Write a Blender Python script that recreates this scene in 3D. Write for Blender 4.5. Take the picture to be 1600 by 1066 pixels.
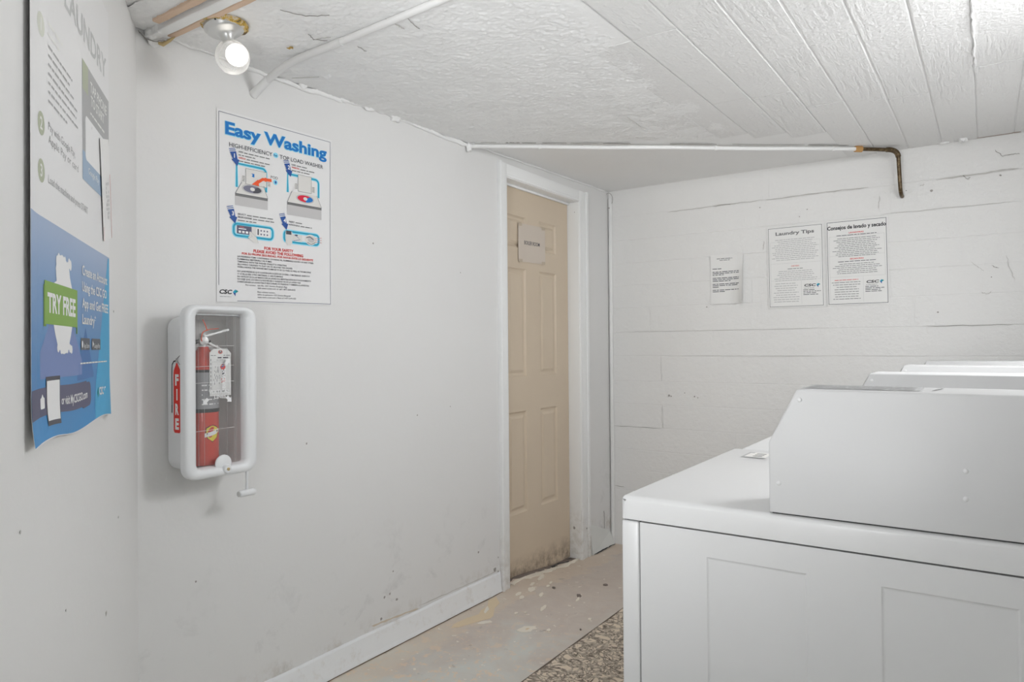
import bpy, bmesh, math, random
from mathutils import Vector, Matrix
from math import sin, cos, pi, radians
random.seed(7)
S = bpy.context.scene
for o in list(bpy.data.objects): bpy.data.objects.remove(o, do_unlink=True)

# ------------------------------------------------------------------ camera
AZ, PT, RL = radians(-34.409), radians(.4105), radians(-.465)
fw = Vector((sin(AZ)*cos(PT), cos(AZ)*cos(PT), sin(PT)))
rt = Vector((cos(AZ), -sin(AZ), 0)); up = rt.cross(fw)
r2 = cos(RL)*rt + sin(RL)*up; u2 = -sin(RL)*rt + cos(RL)*up
cd = bpy.data.cameras.new('camera'); cam = bpy.data.objects.new('camera', cd)
S.collection.objects.link(cam); S.camera = cam
cd.sensor_width = 36; cd.lens = 1084/1600*36; cd.clip_start = .02
M = Matrix((( r2.x, u2.x, -fw.x, 0), (r2.y, u2.y, -fw.y, 0), (r2.z, u2.z, -fw.z, 1.21), (0,0,0,1)))
cam.matrix_world = M
# ------------------------------------------------------------------ world, lights, exposure
w = bpy.data.worlds.new('world'); S.world = w; w.use_nodes = True
w.node_tree.nodes['Background'].inputs[0].default_value = (.9,.93,1,1)
w.node_tree.nodes['Background'].inputs[1].default_value = .6
S.view_settings.view_transform = 'Standard'; S.view_settings.look = 'None'
S.view_settings.exposure = 0.12; S.view_settings.gamma = 1; S.view_settings.use_curve_mapping = False
def area(name, loc, to, sx, sy, watt, col=(.97,.985,1), spread=180):
    l = bpy.data.lights.new(name, 'AREA'); l.shape = 'RECTANGLE'; l.size = sx; l.size_y = sy; l.energy = watt; l.color = col; l.spread = radians(spread)
    o = bpy.data.objects.new(name, l); S.collection.objects.link(o); o.location = loc
    o.rotation_euler = (Vector(to)-Vector(loc)).to_track_quat('-Z','Y').to_euler(); return o
WATTS = [0, 1.5, 3.6, 12.5, 100, 2.5, 18]
area('right_fill_low', (.535,2.0,1.45), (-1.2,2.0,1.0), 1.8, .3, WATTS[1])  # added fill strip on the right wall, out of frame
area('rear_fill_high', (-.5,-1.7,1.92), (-1.6,3.8,1.7), .7, .3, WATTS[2], spread=70)  # added narrow-beam fill behind the camera, aimed at the far end
area('ceiling_fill_rear', (-.55,-.4,1.0), (-1.3,1.2,2.15), .7, .5, WATTS[3], spread=110)  # added light behind the camera, thrown up to brighten the near ceiling
area('right_fill_top', (.46,2.1,2.04), (-.9,2.1,.5), .25, 2.6, WATTS[4])  # unseen fill added high on the right, for lids and floor
area('right_fill_wide', (.53,2.1,1.66), (-1.2,2.1,1.0), .8, 2.6, WATTS[6])  # invented wide source out of frame, softens shadows on the long wall
area('ceiling_fill_far', (.42,3.2,1.25), (-1.0,2.8,2.13), .2, 1.2, 4)  # added upward light behind the machines, lifts the far ceiling
area('rear_fill_corner', (.45,-.9,2.0), (-1.7,1.8,1.0), .5, .6, WATTS[5])  # made-up fill from the rear right corner, out of view
BULB_W = .09; GLOW = 1.5

# ------------------------------------------------------------------ materials
def lin(c): return tuple(((v/255)/12.92 if v/255 <= .04045 else (((v/255)+.055)/1.055)**2.4) for v in c)
class NT:
    def __init__(s, m): s.t = m.node_tree; s.n = s.t.nodes; s.b = s.n['Principled BSDF']
    def node(s, ty, **k):
        n = s.n.new(ty)
        for a, v in k.items():
            if a.startswith('i_'):
                key = a[2:]; key = int(key) if key.isdigit() else key.replace('_',' ')
                if isinstance(v, bpy.types.NodeSocket): s.t.links.new(v, n.inputs[key])
                else: n.inputs[key].default_value = v
            else: setattr(n, a, v)
        return n
    def link(s, a, b): s.t.links.new(a, b)
    def pos(s): return s.node('ShaderNodeNewGeometry').outputs['Position']
    def noise(s, vec, scale, detail=3, rough=.5, dist=0):
        return s.node('ShaderNodeTexNoise', i_Vector=vec, i_Scale=scale, i_Detail=detail, i_Roughness=rough, i_Distortion=dist).outputs['Fac']
    def ramp(s, fac, stops, const=False):
        r = s.node('ShaderNodeValToRGB', i_Fac=fac); cr = r.color_ramp
        if const: cr.interpolation = 'CONSTANT'
        while len(cr.elements) < len(stops): cr.elements.new(.5)
        for e, (p, c) in zip(cr.elements, stops):
            e.position = p; e.color = (c[0],c[1],c[2],1) if not isinstance(c, (int,float)) else (c,c,c,1)
        return r.outputs[0]
    def math(s, op, a, b=0, clamp=False):
        n = s.node('ShaderNodeMath', operation=op, i_0=a, i_1=b); n.use_clamp = clamp; return n.outputs[0]
    def mix(s, f, a, b, mode='MIX'):
        n = s.n.new('ShaderNodeMix'); n.data_type = 'RGBA'; n.blend_type = mode
        for i, v in ((0,f),(6,a),(7,b)):
            if isinstance(v, bpy.types.NodeSocket): s.t.links.new(v, n.inputs[i])
            elif i == 0: n.inputs[0].default_value = v
            else: n.inputs[i].default_value = (v[0],v[1],v[2],1)
        return n.outputs[2]
    def bump(s, h, strength, dist=.01):
        n = s.node('ShaderNodeBump', i_Height=h, i_Strength=strength, i_Distance=dist); s.link(n.outputs[0], s.b.inputs['Normal']); return n
    def color(s, c): s.link(c, s.b.inputs['Base Color'])
def mat(name, col, rough=.5, metal=0, **k):
    m = bpy.data.materials.new(name); m.use_nodes = True; b = m.node_tree.nodes['Principled BSDF']
    b.inputs['Base Color'].default_value = (*col, 1); b.inputs['Roughness'].default_value = rough; b.inputs['Metallic'].default_value = metal
    for a, v in k.items(): b.inputs[a.replace('_',' ')].default_value = v
    return m
def painted(name, col, rough, scale, strength, mottle=.04, dist=.004, detail=4):
    m = mat(name, col, rough); t = NT(m); p = t.pos()
    n = t.noise(p, scale, detail, .6)
    big = t.noise(p, 2.2, 3)
    t.color(t.mix(big, tuple(v*(1-mottle) for v in col), tuple(min(1,v*(1+mottle)) for v in col)))
    t.bump(n, strength, dist); return m
WH = (.80,.795,.785)
M_far = painted('far_wall_paint', (.835,.83,.815), .55, 34, .6, .03, .008, 6)
# long wall: smooth paint, scuffs low down
M_long = mat('long_wall_paint', WH, .5); t = NT(M_long); p = t.pos()
sep = t.node('ShaderNodeSeparateXYZ', i_0=p); z = sep.outputs[2]
low = t.ramp(z, [(.05,1),(.62,0)])
smn = t.noise(p, 7, 6, .7, .4); sm = t.ramp(smn, [(.57,0),(.72,1)])
spk = t.ramp(t.noise(p, 55, 3, .6), [(.66,0),(.72,1)])
f1 = t.math('MULTIPLY', t.math('MULTIPLY', low, sm), .5)
f2 = t.math('MULTIPLY', t.math('MULTIPLY', t.math('MULTIPLY', low, spk), sm), .5)
base = t.mix(t.noise(p, 1.7, 3), tuple(v*.965 for v in WH), WH)
c = t.mix(f1, base, (.46,.46,.45)); c = t.mix(f2, c, (.2,.19,.17))
dirt = t.math('MULTIPLY', t.ramp(z, [(.085,1),(.16,0)]), t.ramp(t.noise(p, 9, 5, .7), [(.5,0),(.68,1)]))
c = t.mix(t.math('MULTIPLY', dirt, .7), c, (.47,.41,.33)); t.color(c)
hb = t.math('ADD', t.math('MULTIPLY', t.noise(p, 2.5, 2), 2.2), t.math('MULTIPLY', t.noise(p, 60, 3), .12))
t.bump(hb, .5, .008)
M_diag = painted('near_wall_paint', (.81,.805,.795), .5, 26, .25, .02)
M_ceil = mat('ceiling_stucco', (.82,.815,.805), .8); t = NT(M_ceil); p = t.pos()
sep = t.node('ShaderNodeSeparateXYZ', i_0=p)
# beyond the diagonal pipe the plaster is smooth
e = t.math('SUBTRACT', sep.outputs[1], t.math('MULTIPLY_ADD', sep.outputs[0], .7285)); e.node.inputs[2].default_value = 4.02
msk = t.ramp(t.math('MULTIPLY_ADD', e, 8), [(.0,1),(.3,.12)])
rg = t.math('ADD', t.noise(p, 42, 5, .65), t.math('MULTIPLY', t.noise(p, 110, 3, .6), .35))
und = t.math('MULTIPLY', t.noise(p, 5, 3), .8)
t.bump(t.math('ADD', t.math('MULTIPLY', rg, msk), und), .9, .011)
pit_shade = t.ramp(t.noise(p, 95, 2, .5), [(.69,0),(.73,1)]); pit_shade = t.math('MULTIPLY', t.math('MULTIPLY', pit_shade, msk), .55)  # shade of small recesses put into the stucco colour as dark pits
t.color(t.mix(pit_shade, t.mix(t.noise(p, 3), (.88,.878,.87), (.92,.918,.91)), (.38,.36,.34)))
M_plank = mat('ceiling_plank_paint', (.82,.815,.805), .6); t = NT(M_plank); p = t.pos()
st = t.node('ShaderNodeVectorMath', operation='MULTIPLY', i_0=p); st.inputs[1].default_value = (60, 7, 7)
g = t.noise(st.outputs[0], 1.0, 5, .6, .6)
rough_m = t.ramp(t.noise(p, 1.6, 2), [(.42,.25),(.62,1)])
h = t.math('ADD', t.math('MULTIPLY', g, rough_m), t.math('MULTIPLY', t.noise(p, 70, 4), .5))
t.bump(h, .9, .008)
M_trim = painted('white_trim_gloss', (.80,.805,.80), .35, 30, .15, .02)
M_base = mat('baseboard_paint', (.76,.785,.80), .4); t = NT(M_base); p = t.pos()
d_ = t.math('MULTIPLY', t.ramp(t.noise(p, 14, 5, .7), [(.55,0),(.72,1)]), .35)
t.color(t.mix(d_, (.90,.915,.93), (.55,.47,.38))); t.bump(t.noise(p, 25, 3), .2, .004)
M_gap = mat('brown_gap_grime', (.16,.10,.06), .9)
M_casing = mat('door_casing_paint', (.86,.86,.85), .4); t = NT(M_casing); p = t.pos()
sep = t.node('ShaderNodeSeparateXYZ', i_0=p)
lowc = t.math('MULTIPLY', t.ramp(sep.outputs[2], [(.0,1),(.35,0)]), t.ramp(t.noise(p, 22, 5, .7), [(.45,0),(.65,1)]))
t.color(t.mix(t.math('MULTIPLY', lowc, .5), (.90,.905,.90), (.52,.49,.42))); t.bump(t.noise(p, 18, 3), .2, .004)
M_door = mat('beige_door_paint', (.52,.43,.325), .42); t = NT(M_door); p = t.pos()
sep = t.node('ShaderNodeSeparateXYZ', i_0=p)
c = t.mix(t.noise(p, 3, 3), (.63,.52,.395), (.69,.58,.445))
dd = t.math('MULTIPLY', t.ramp(sep.outputs[2], [(.0,1),(.10,0)]), t.ramp(t.noise(p, 16, 5, .7), [(.38,0),(.6,1)]))
t.color(t.mix(t.math('MULTIPLY', dd, .75), c, (.20,.14,.09)))
st = t.node('ShaderNodeVectorMath', operation='MULTIPLY', i_0=p); st.inputs[1].default_value = (200, 200, 6)
t.bump(t.noise(st.outputs[0], 1, 3), .06, .002)
# floor
M_floor = mat('worn_painted_concrete', (.5,.46,.42), .62); t = NT(M_floor); p = t.pos()
sep = t.node('ShaderNodeSeparateXYZ', i_0=p)
yy = t.math('MULTIPLY_ADD', sep.outputs[1], .5); yy.node.inputs[2].default_value = -.85
reg = t.math('ADD', t.math('MULTIPLY', t.noise(p, 3.5, 4, .6, .5), .9), t.math('MULTIPLY', yy, .6))
c = t.mix(t.ramp(reg, [(.42,0),(.72,1)]), (.66,.68,.64), (.60,.52,.46))
c = t.mix(t.ramp(t.noise(p, 10, 5, .65, .8), [(.40,.0),(.75,.55)]), c, (.68,.63,.56))
nearw = t.ramp(t.math('ADD', t.math('MULTIPLY', t.math('ADD', sep.outputs[0], 1.99), 2.0), t.math('MULTIPLY', t.noise(p, 8, 4, .7), -.5)), [(-.0,1),(.07,0)])
ch = t.ramp(t.noise(p, 21, 6, .75, .3), [(.55,0),(.585,1)])
far_m = t.ramp(sep.outputs[1], [(.0,1),(1,1)])
front = t.math('SUBTRACT', 1.0, t.ramp(t.math('MULTIPLY', t.math('SUBTRACT', sep.outputs[1], 2.0), 1.2), [(.0,.0),(.9,.85)]))
chip = t.math('MULTIPLY', t.math('MULTIPLY', ch, front), .75)
c = t.mix(chip, c, (.80,.63,.47))
c = t.mix(t.math('MULTIPLY', nearw, .4), c, (.76,.62,.47))
w_ = t.ramp(t.noise(p, 30, 2, .5, .2), [(.69,0),(.71,1)]); c = t.mix(t.math('MULTIPLY', w_, .8), c, (.86,.80,.71))
dk = t.ramp(t.noise(p, 17, 3, .6), [(.26,1),(.33,0)]); c = t.mix(t.math('MULTIPLY', dk, .5), c, (.20,.17,.15))
t.color(c)
t.bump(t.math('SUBTRACT', t.noise(p, 20, 5, .65), t.math('MULTIPLY', ch, .15)), .3, .006)
M_chip = painted('bare_tan_concrete', (.76,.62,.43), .8, 30, .3, .1)
M_chip2 = painted('pale_bare_concrete', (.84,.78,.68), .8, 30, .3, .08)
M_stain = mat('dark_floor_stain', (.21,.17,.15), .8)
# rug
M_rug = mat('rug_weave', (.6,.5,.4), .95); t = NT(M_rug); p = t.pos()
wn = t.node('ShaderNodeTexNoise', i_Vector=p, i_Scale=9.0, i_Detail=2.0)
wp = t.node('ShaderNodeVectorMath', operation='MULTIPLY_ADD', i_0=wn.outputs['Color']); wp.inputs[1].default_value = (.10,.10,.0); t.link(p, wp.inputs[2])
vor = t.node('ShaderNodeTexVoronoi', i_Vector=wp.outputs[0], i_Scale=7.5)
rings = t.math('SINE', t.math('MULTIPLY', vor.outputs['Distance'], 30.0))
vor2 = t.node('ShaderNodeTexVoronoi', feature='DISTANCE_TO_EDGE', i_Vector=wp.outputs[0], i_Scale=24.0)
lines = t.ramp(vor2.outputs['Distance'], [(.03,1),(.09,0)])
ln2 = t.ramp(t.math('ABSOLUTE', t.math('SUBTRACT', t.noise(wp.outputs[0], 22, 4, .7), .5)), [(.012,1),(.045,0)])
pat = t.math('MAXIMUM', t.math('MULTIPLY', t.ramp(rings, [(.62,0),(.85,1)]), .8), t.math('MAXIMUM', t.math('MULTIPLY', lines, .75), ln2))
pat = t.math('MULTIPLY', pat, t.ramp(t.noise(p, 60, 3), [(.35,.45),(.6,1)]))
t.color(t.mix(pat, (.78,.67,.54), (.12,.09,.07)))
t.bump(t.noise(p, 220, 2), .5, .003)
M_enamel = mat('white_enamel', (.68,.68,.68), .30, Coat_Weight=.2)
M_enamel2 = mat('grey_white_enamel', (.57,.57,.57), .38)
t = NT(M_enamel2); t.bump(t.noise(t.pos(), 500, 2), .05, .001)
M_dark = mat('dark_gap', (.05,.05,.05), .8)
M_rubber = mat('black_rubber', (.03,.03,.03), .7)
M_cab = mat('white_plastic', (.82,.83,.84), .35)
M_caseback = mat('cabinet_lining', (.74,.73,.71), .5)
M_red = mat('red_enamel', (.62,.055,.03), .3, Coat_Weight=.4)
M_metal = mat('brushed_aluminium', (.72,.72,.71), .42, .5)
M_black = mat('black_plastic', (.03,.03,.03), .4)
M_brass = mat('brass', (.62,.48,.25), .35, .8)
M_wood = painted('raw_wood_lath', (.72,.53,.39), .7, 45, .4, .15)
M_pipe = painted('white_painted_pipe', (.84,.84,.83), .4, 40, .2, .02)
M_cond = painted('painted_conduit', (.76,.755,.745), .5, 40, .35, .04)
M_brown = mat('aged_brown_pipe', (.10,.065,.03), .32, .4); t = NT(M_brown); p = t.pos()
t.color(t.mix(t.ramp(t.noise(p, 60, 4, .6), [(.5,0),(.7,1)]), (.085,.055,.025), (.26,.19,.10)))
M_copper = mat('orange_copper', (.62,.36,.14), .4, .5)
M_flange = mat('lamp_holder_aluminium', (.66,.66,.65), .33, .75)
M_rust = mat('rusty_rim', (.4,.25,.05), .9); t = NT(M_rust)
t.color(t.ramp(t.noise(t.pos(), 45, 4, .7), [(.38,(.14,.10,.06)),(.5,(.55,.36,.06)),(.62,(.6,.55,.5))]))
M_crack = mat('shadowed_crack', (.36,.34,.32), .95)
M_crack2 = mat('faint_crack', (.58,.565,.54), .95)
M_rustspot = mat('ochre_rust_spot', (.50,.33,.10), .9)
M_paper = mat('paper', (.86,.855,.84), .6)
M_glossy = mat('poster_paper', (.83,.825,.825), .45)
M_sign = mat('door_sign_paper', (.66,.58,.50), .6)
def ink(name, c, r=.5): return mat(name, lin(c), r)
INK = {'pale':ink('very_pale_olive_ink',(216,218,206)), 'black':ink('black_ink',(42,42,46)), 'grey':ink('grey_ink',(118,118,118)), 'lgrey':ink('light_grey_ink',(176,176,176)),
 'dgrey':ink('dark_grey_ink',(75,75,84)), 'blue':ink('blue_ink',(0,120,200)), 'navy':ink('navy_ink',(25,80,160)), 'cyan':ink('cyan_ink',(0,160,195)),
 'halo':ink('pale_cyan_ink',(140,222,245)), 'red':ink('red_ink',(222,50,40)), 'orange':ink('orange_ink',(240,85,25)), 'white':ink('white_ink',(240,240,240)),
 'teal':ink('teal_ink',(0,150,150)), 'crimson':ink('crimson_ink',(220,20,60)), 'olive':ink('faded_olive_ink',(178,184,160)), 'yellow':ink('yellow_ink',(225,205,50)),
 'green':ink('banner_green_ink',(132,172,74)), 'green2':ink('banner_shade_green_ink',(112,150,62)), 'slate':ink('slate_ink',(92,92,118)), 'badge':ink('badge_grey_ink',(95,98,105)),
 'fgrey':ink('faded_grey_ink',(196,197,196)), 'fsteel':ink('faded_steel_ink',(160,182,205)), 'fade':ink('faded_white_ink',(236,236,232)),
 'fac1':ink('deep_blue_facet_ink',(70,118,178)), 'fac2':ink('bright_blue_facet_ink',(72,168,214)), 'fac3':ink('violet_blue_facet_ink',(120,140,190)), 'pink':ink('faded_pink_ink',(215,120,110)),
 'body':ink('appliance_tint_ink',(226,224,220)), 'shade':ink('appliance_shade_ink',(200,198,198)), 'purple':ink('drum_ink',(120,120,140))}
M_bluep = mat('blue_gradient_print', (.2,.4,.6), .4); t = NT(M_bluep)
sep = t.node('ShaderNodeSeparateXYZ', i_0=t.pos())
gz = t.math('MULTIPLY', t.math('SUBTRACT', sep.outputs[2], 1.063), 2.9)
t.color(t.ramp(gz, [(.0,lin((50,142,204))),(.35,lin((68,134,192))),(.75,lin((118,154,198))),(1,lin((158,178,208)))]))
M_pane = bpy.data.materials.new('clear_pane'); M_pane.use_nodes = True
nt = M_pane.node_tree; nt.nodes.clear(); out = nt.nodes.new('ShaderNodeOutputMaterial'); mx = nt.nodes.new('ShaderNodeMixShader')
tr = nt.nodes.new('ShaderNodeBsdfTransparent'); gl = nt.nodes.new('ShaderNodeBsdfPrincipled'); gl.inputs['Base Color'].default_value = (.7,.7,.7,1); gl.inputs['Roughness'].default_value = .12
mx.inputs[0].default_value = .07; nt.links.new(tr.outputs[0], mx.inputs[1]); nt.links.new(gl.outputs[0], mx.inputs[2]); nt.links.new(mx.outputs[0], out.inputs[0])
M_globe = bpy.data.materials.new('clear_bulb_glass'); M_globe.use_nodes = True
nt = M_globe.node_tree; nt.nodes.clear(); out = nt.nodes.new('ShaderNodeOutputMaterial'); mx = nt.nodes.new('ShaderNodeMixShader')
tr = nt.nodes.new('ShaderNodeBsdfTransparent'); gl = nt.nodes.new('ShaderNodeBsdfPrincipled'); gl.inputs['Base Color'].default_value = (.95,.95,.94,1); gl.inputs['Roughness'].default_value = .05
lw = nt.nodes.new('ShaderNodeLayerWeight'); lw.inputs[0].default_value = .35; mr = nt.nodes.new('ShaderNodeMapRange'); mr.inputs[3].default_value = .08; mr.inputs[4].default_value = .85
nt.links.new(lw.outputs['Facing'], mr.inputs[0]); nt.links.new(mr.outputs[0], mx.inputs[0])
nt.links.new(tr.outputs[0], mx.inputs[1]); nt.links.new(gl.outputs[0], mx.inputs[2]); nt.links.new(mx.outputs[0], out.inputs[0])
M_glow = mat('glowing_bulb_core', (1,1,1), .5, Emission_Color=(1,.95,.87,1), Emission_Strength=GLOW)

# ------------------------------------------------------------------ helpers
def setp(o, label=None, cat=None, group=None, kind=None):
    if label: o['label'] = label
    if cat: o['category'] = cat
    if group: o['group'] = group
    if kind: o['kind'] = kind
    return o
def root(name, loc, label, cat, group=None):
    o = bpy.data.objects.new(name, None); S.collection.objects.link(o); o.location = loc; o.empty_display_size = .05
    return setp(o, label, cat, group)
def worldloc(o):
    v = Vector((0,0,0))
    while o: v += o.location; o = o.parent
    return v
def link_mesh(name, me, mats, parent=None, smooth=False):
    """mesh holds world coordinates; made local to its parent"""
    o = bpy.data.objects.new(name, me); S.collection.objects.link(o)
    for m in (mats if isinstance(mats, (list,tuple)) else [mats]): me.materials.append(m)
    if parent: o.parent = parent; me.transform(Matrix.Translation(-worldloc(parent)))
    if smooth:
        for p_ in me.polygons: p_.use_smooth = True
    return o
def recentre(o):
    """move a top-level mesh's origin to its base centre"""
    me = o.data; xs = [v.co for v in me.vertices]
    c_ = Vector(((min(v.x for v in xs)+max(v.x for v in xs))/2, (min(v.y for v in xs)+max(v.y for v in xs))/2, min(v.z for v in xs)))
    me.transform(Matrix.Translation(-c_)); o.location = c_; return o
def pydata(name, vs, fs, mats, parent=None, smooth=False, midx=None):
    me = bpy.data.meshes.new(name); me.from_pydata([tuple(v) for v in vs], [], fs); me.update()
    if midx: me.polygons.foreach_set('material_index', midx)
    return link_mesh(name, me, mats, parent, smooth)
def bm_obj(name, bm, mats, parent=None, smooth=False, auto=None):
    me = bpy.data.meshes.new(name); bm.normal_update(); bm.to_mesh(me); bm.free()
    o = link_mesh(name, me, mats, parent, smooth or bool(auto))
    if auto:
        try: me.set_sharp_from_angle(angle=radians(auto))
        except Exception: pass
    return o
def add_box(bm, a, b, bev=0, seg=2, mi=0):
    x0,y0,z0 = a; x1,y1,z1 = b
    vs = [bm.verts.new(v) for v in ((x0,y0,z0),(x1,y0,z0),(x1,y1,z0),(x0,y1,z0),(x0,y0,z1),(x1,y0,z1),(x1,y1,z1),(x0,y1,z1))]
    fs = [bm.faces.new([vs[i] for i in q]) for q in ((0,3,2,1),(4,5,6,7),(0,1,5,4),(1,2,6,5),(2,3,7,6),(3,0,4,7))]
    for f in fs: f.material_index = mi
    if bev:
        es = list({e_ for f in fs for e_ in f.edges})
        bmesh.ops.bevel(bm, geom=es, offset=bev, segments=seg, affect='EDGES', profile=.5)
def box(name, a, b, m, parent=None, bev=0, seg=2):
    bm = bmesh.new(); add_box(bm, a, b, bev, seg); return bm_obj(name, bm, m, parent, auto=35 if bev else None)
def ring_faces(n, k):
    return [(k*n+i, k*n+(i+1)%n, (k+1)*n+(i+1)%n, (k+1)*n+i) for i in range(n)]
def lathe(name, prof, centre, m, parent=None, axis=Vector((0,0,1)), n=40, smooth=True):
    """prof: (radius, height) along axis"""
    q = Vector((0,0,1)).rotation_difference(axis.normalized()); vs = []; fs = []
    for r, h_ in prof:
        for i in range(n):
            a = 2*pi*i/n; vs.append(Vector(centre)+q @ Vector((max(r,1e-5)*cos(a), max(r,1e-5)*sin(a), h_)))
    for k in range(len(prof)-1): fs += ring_faces(n, k)
    fs.append(tuple(range(n-1,-1,-1))); fs.append(tuple(range((len(prof)-1)*n, len(prof)*n)))
    o = pydata(name, vs, fs, m, parent, smooth)
    try: o.data.set_sharp_from_angle(angle=radians(50))
    except Exception: pass
    return o
def tube(name, pts, rad, m, parent=None, n=12, jitter=0):
    pts = [Vector(p_) for p_ in pts]; vs = []; fs = []; prev = None
    for i, p_ in enumerate(pts):
        d_ = (pts[min(i+1,len(pts)-1)]-pts[max(i-1,0)]).normalized()
        if prev is None: a = d_.orthogonal().normalized()
        else: a = (prev - d_*prev.dot(d_)).normalized()
        prev = a; b = d_.cross(a)
        r_ = rad[i] if isinstance(rad, (list,tuple)) else rad
        for k in range(n):
            t_ = 2*pi*k/n; rr = r_*(1+random.uniform(-jitter,jitter)); vs.append(p_+a*cos(t_)*rr+b*sin(t_)*rr)
    for k in range(len(pts)-1): fs += ring_faces(n, k)
    fs.append(tuple(range(n-1,-1,-1))); fs.append(tuple(range((len(pts)-1)*n, len(pts)*n)))
    o = pydata(name, vs, fs, m, parent, True)
    try: o.data.set_sharp_from_angle(angle=radians(50))
    except Exception: pass
    return o
def arc_pts(p0, p1, p2, n=8):
    p0,p1,p2 = map(Vector,(p0,p1,p2)); return [p0*(1-s)**2+p1*2*s*(1-s)+p2*s*s for s in [i/n for i in range(n+1)]]
def zc(x, y): return 2.128+.021*(y-1)            # ceiling height
def zf(x, y):                                     # floor sinks a little at the far door
    s = min(1,max(0,(y-2.9)/.7)); k = min(1,max(0,(-x-1.2)/.6)); return -.055*s*s*(3-2*s)*k

# ------------------------------------------------------------------ setting
XW = -1.998; YF = 4.02; CX, CY = -1.998, 1.027
# floor
vs = []; fs = []; nx, ny = 34, 60
for j in range(ny+1):
    for i in range(nx+1):
        x = -2.2+2.8*i/nx; y = -2.0+6.2*j/ny; vs.append((x, y, zf(x,y)))
for j in range(ny):
    for i in range(nx): a = j*(nx+1)+i; fs.append((a,a+1,a+nx+2,a+nx+1))
floor = pydata('floor', vs, fs, M_floor, None, True); floor['kind'] = 'structure'
# ceiling
vs = []; fs = []
for j in range(ny+1):
    for i in range(nx+1):
        x = -2.2+2.8*i/nx; y = -2.0+6.2*j/ny; vs.append((x, y, zc(x,y)+.0025))
for j in range(ny):
    for i in range(nx): a = j*(nx+1)+i; fs.append((a,a+nx+1,a+nx+2,a+1))
n0 = len(vs); vs += [(-2.2,-2,2.3),(.6,-2,2.3),(.6,4.2,2.3),(-2.2,4.2,2.3)]; fs.append((n0,n0+1,n0+2,n0+3))
ceil = pydata('ceiling', vs, fs, M_ceil, None, True); ceil['kind'] = 'structure'
# rough stucco skin between the near corner and the diagonal pipe
from mathutils import noise as NZ
st_ = .005; vs = []; fs = []; idx = {}
def in_st(x, y): return y < 2.571+(x+1.966)*.7265 and x > -2.0
xs_ = [-2.0+st_*i for i in range(int(1.02/st_))]+[-.98+st_*i for i in range(int(.09/st_))]; ys_ = [.95+st_*j for j in range(int(2.3/st_))]
for j, y in enumerate(ys_):
    for i, x in enumerate(xs_):
        if not in_st(x, y): continue
        ed = min(1, max(0, (-.90-x)/.08)); p3 = Vector((x,y,0))
        h_ = .0018*NZ.noise(p3*50)+.0030*NZ.noise(p3*115+Vector((3,1,0)))+.0024*NZ.noise(p3*190)+.0020*NZ.noise(p3*17)+.003*NZ.noise(p3*5)
        ridge = max(0, NZ.noise(p3*9+Vector((7,7,7))))*.003
        idx[(i,j)] = len(vs); vs.append((x, y, zc(x,y)+.0006-(h_+ridge)*ed*1.0-.0012*ed))
for (i,j), a in idx.items():
    b = idx.get((i+1,j)); c_ = idx.get((i+1,j+1)); d_ = idx.get((i,j+1))
    if b is not None and c_ is not None and d_ is not None: fs.append((a,d_,c_,b))
stu = pydata('stucco_skin', vs, fs, M_ceil, ceil, True); stu['kind'] = 'stuff'
# board-marked planks of the ceiling
XJ = [-1.03,-.893,-.747,-.597,-.457,-.315,-.173,-.028,.112,.253,.393,.54]
def plank_c(x0, x1, y0, y1, dz):
    g = .0016; x0 += g; x1 -= g; y0 += g; y1 -= g; bm = bmesh.new(); n = max(2, int((y1-y0)/.12)); rows = []
    for k in range(n+1):
        y = y0+(y1-y0)*k/n; zz = zc(0,y)-dz; wv = random.uniform(-.0012,.0012)
        rows.append([bm.verts.new(v) for v in ((x0,y,zz+.012),(x0+wv,y,zz+.0018),(x0+.004,y,zz),(x1-.004,y,zz),(x1+wv,y,zz+.0018),(x1,y,zz+.012))])
    for k in range(n):
        for i in range(5): bm.faces.new((rows[k][i],rows[k+1][i],rows[k+1][i+1],rows[k][i+1]))
    bm.faces.new(rows[0]); bm.faces.new(rows[-1][::-1])
    return bm_obj('plank', bm, M_plank, ceil, auto=12)
def pipe_y(x): return 2.571+(x+1.966)*.7265
for i in range(len(XJ)-1):
    a, b = XJ[i], XJ[i+1]
    ye = min(4.018, pipe_y(a)-.02) if a < -.6 else 4.018
    ys = {0:1.97, 1:.9}.get(i, .3)
    cuts = {1:[1.97,2.72], 2:[1.5,2.75], 3:[1.2,3.0], 4:[2.35], 5:[2.42,3.1], 6:[1.9], 7:[2.9], 8:[1.6,3.3]}.get(i, [])
    y0 = ys
    for c_ in cuts+[ye]:
        if c_ > y0+.05: plank_c(a, b, y0, c_, random.uniform(.0008,.0026))
        y0 = c_
plank_c(-1.19,-1.031,2.55,2.98,.001)
# long wall with the door opening
bm = bmesh.new()
add_box(bm, (XW-.15,CY-.03,-.1), (XW,2.862,2.3)); add_box(bm, (XW-.15,2.862,2.062), (XW,3.604,2.3)); add_box(bm, (XW-.15,3.604,-.1), (XW,4.17,2.3))
wl = bm_obj('wall_left', bm, M_long); wl['kind'] = 'structure'
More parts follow.
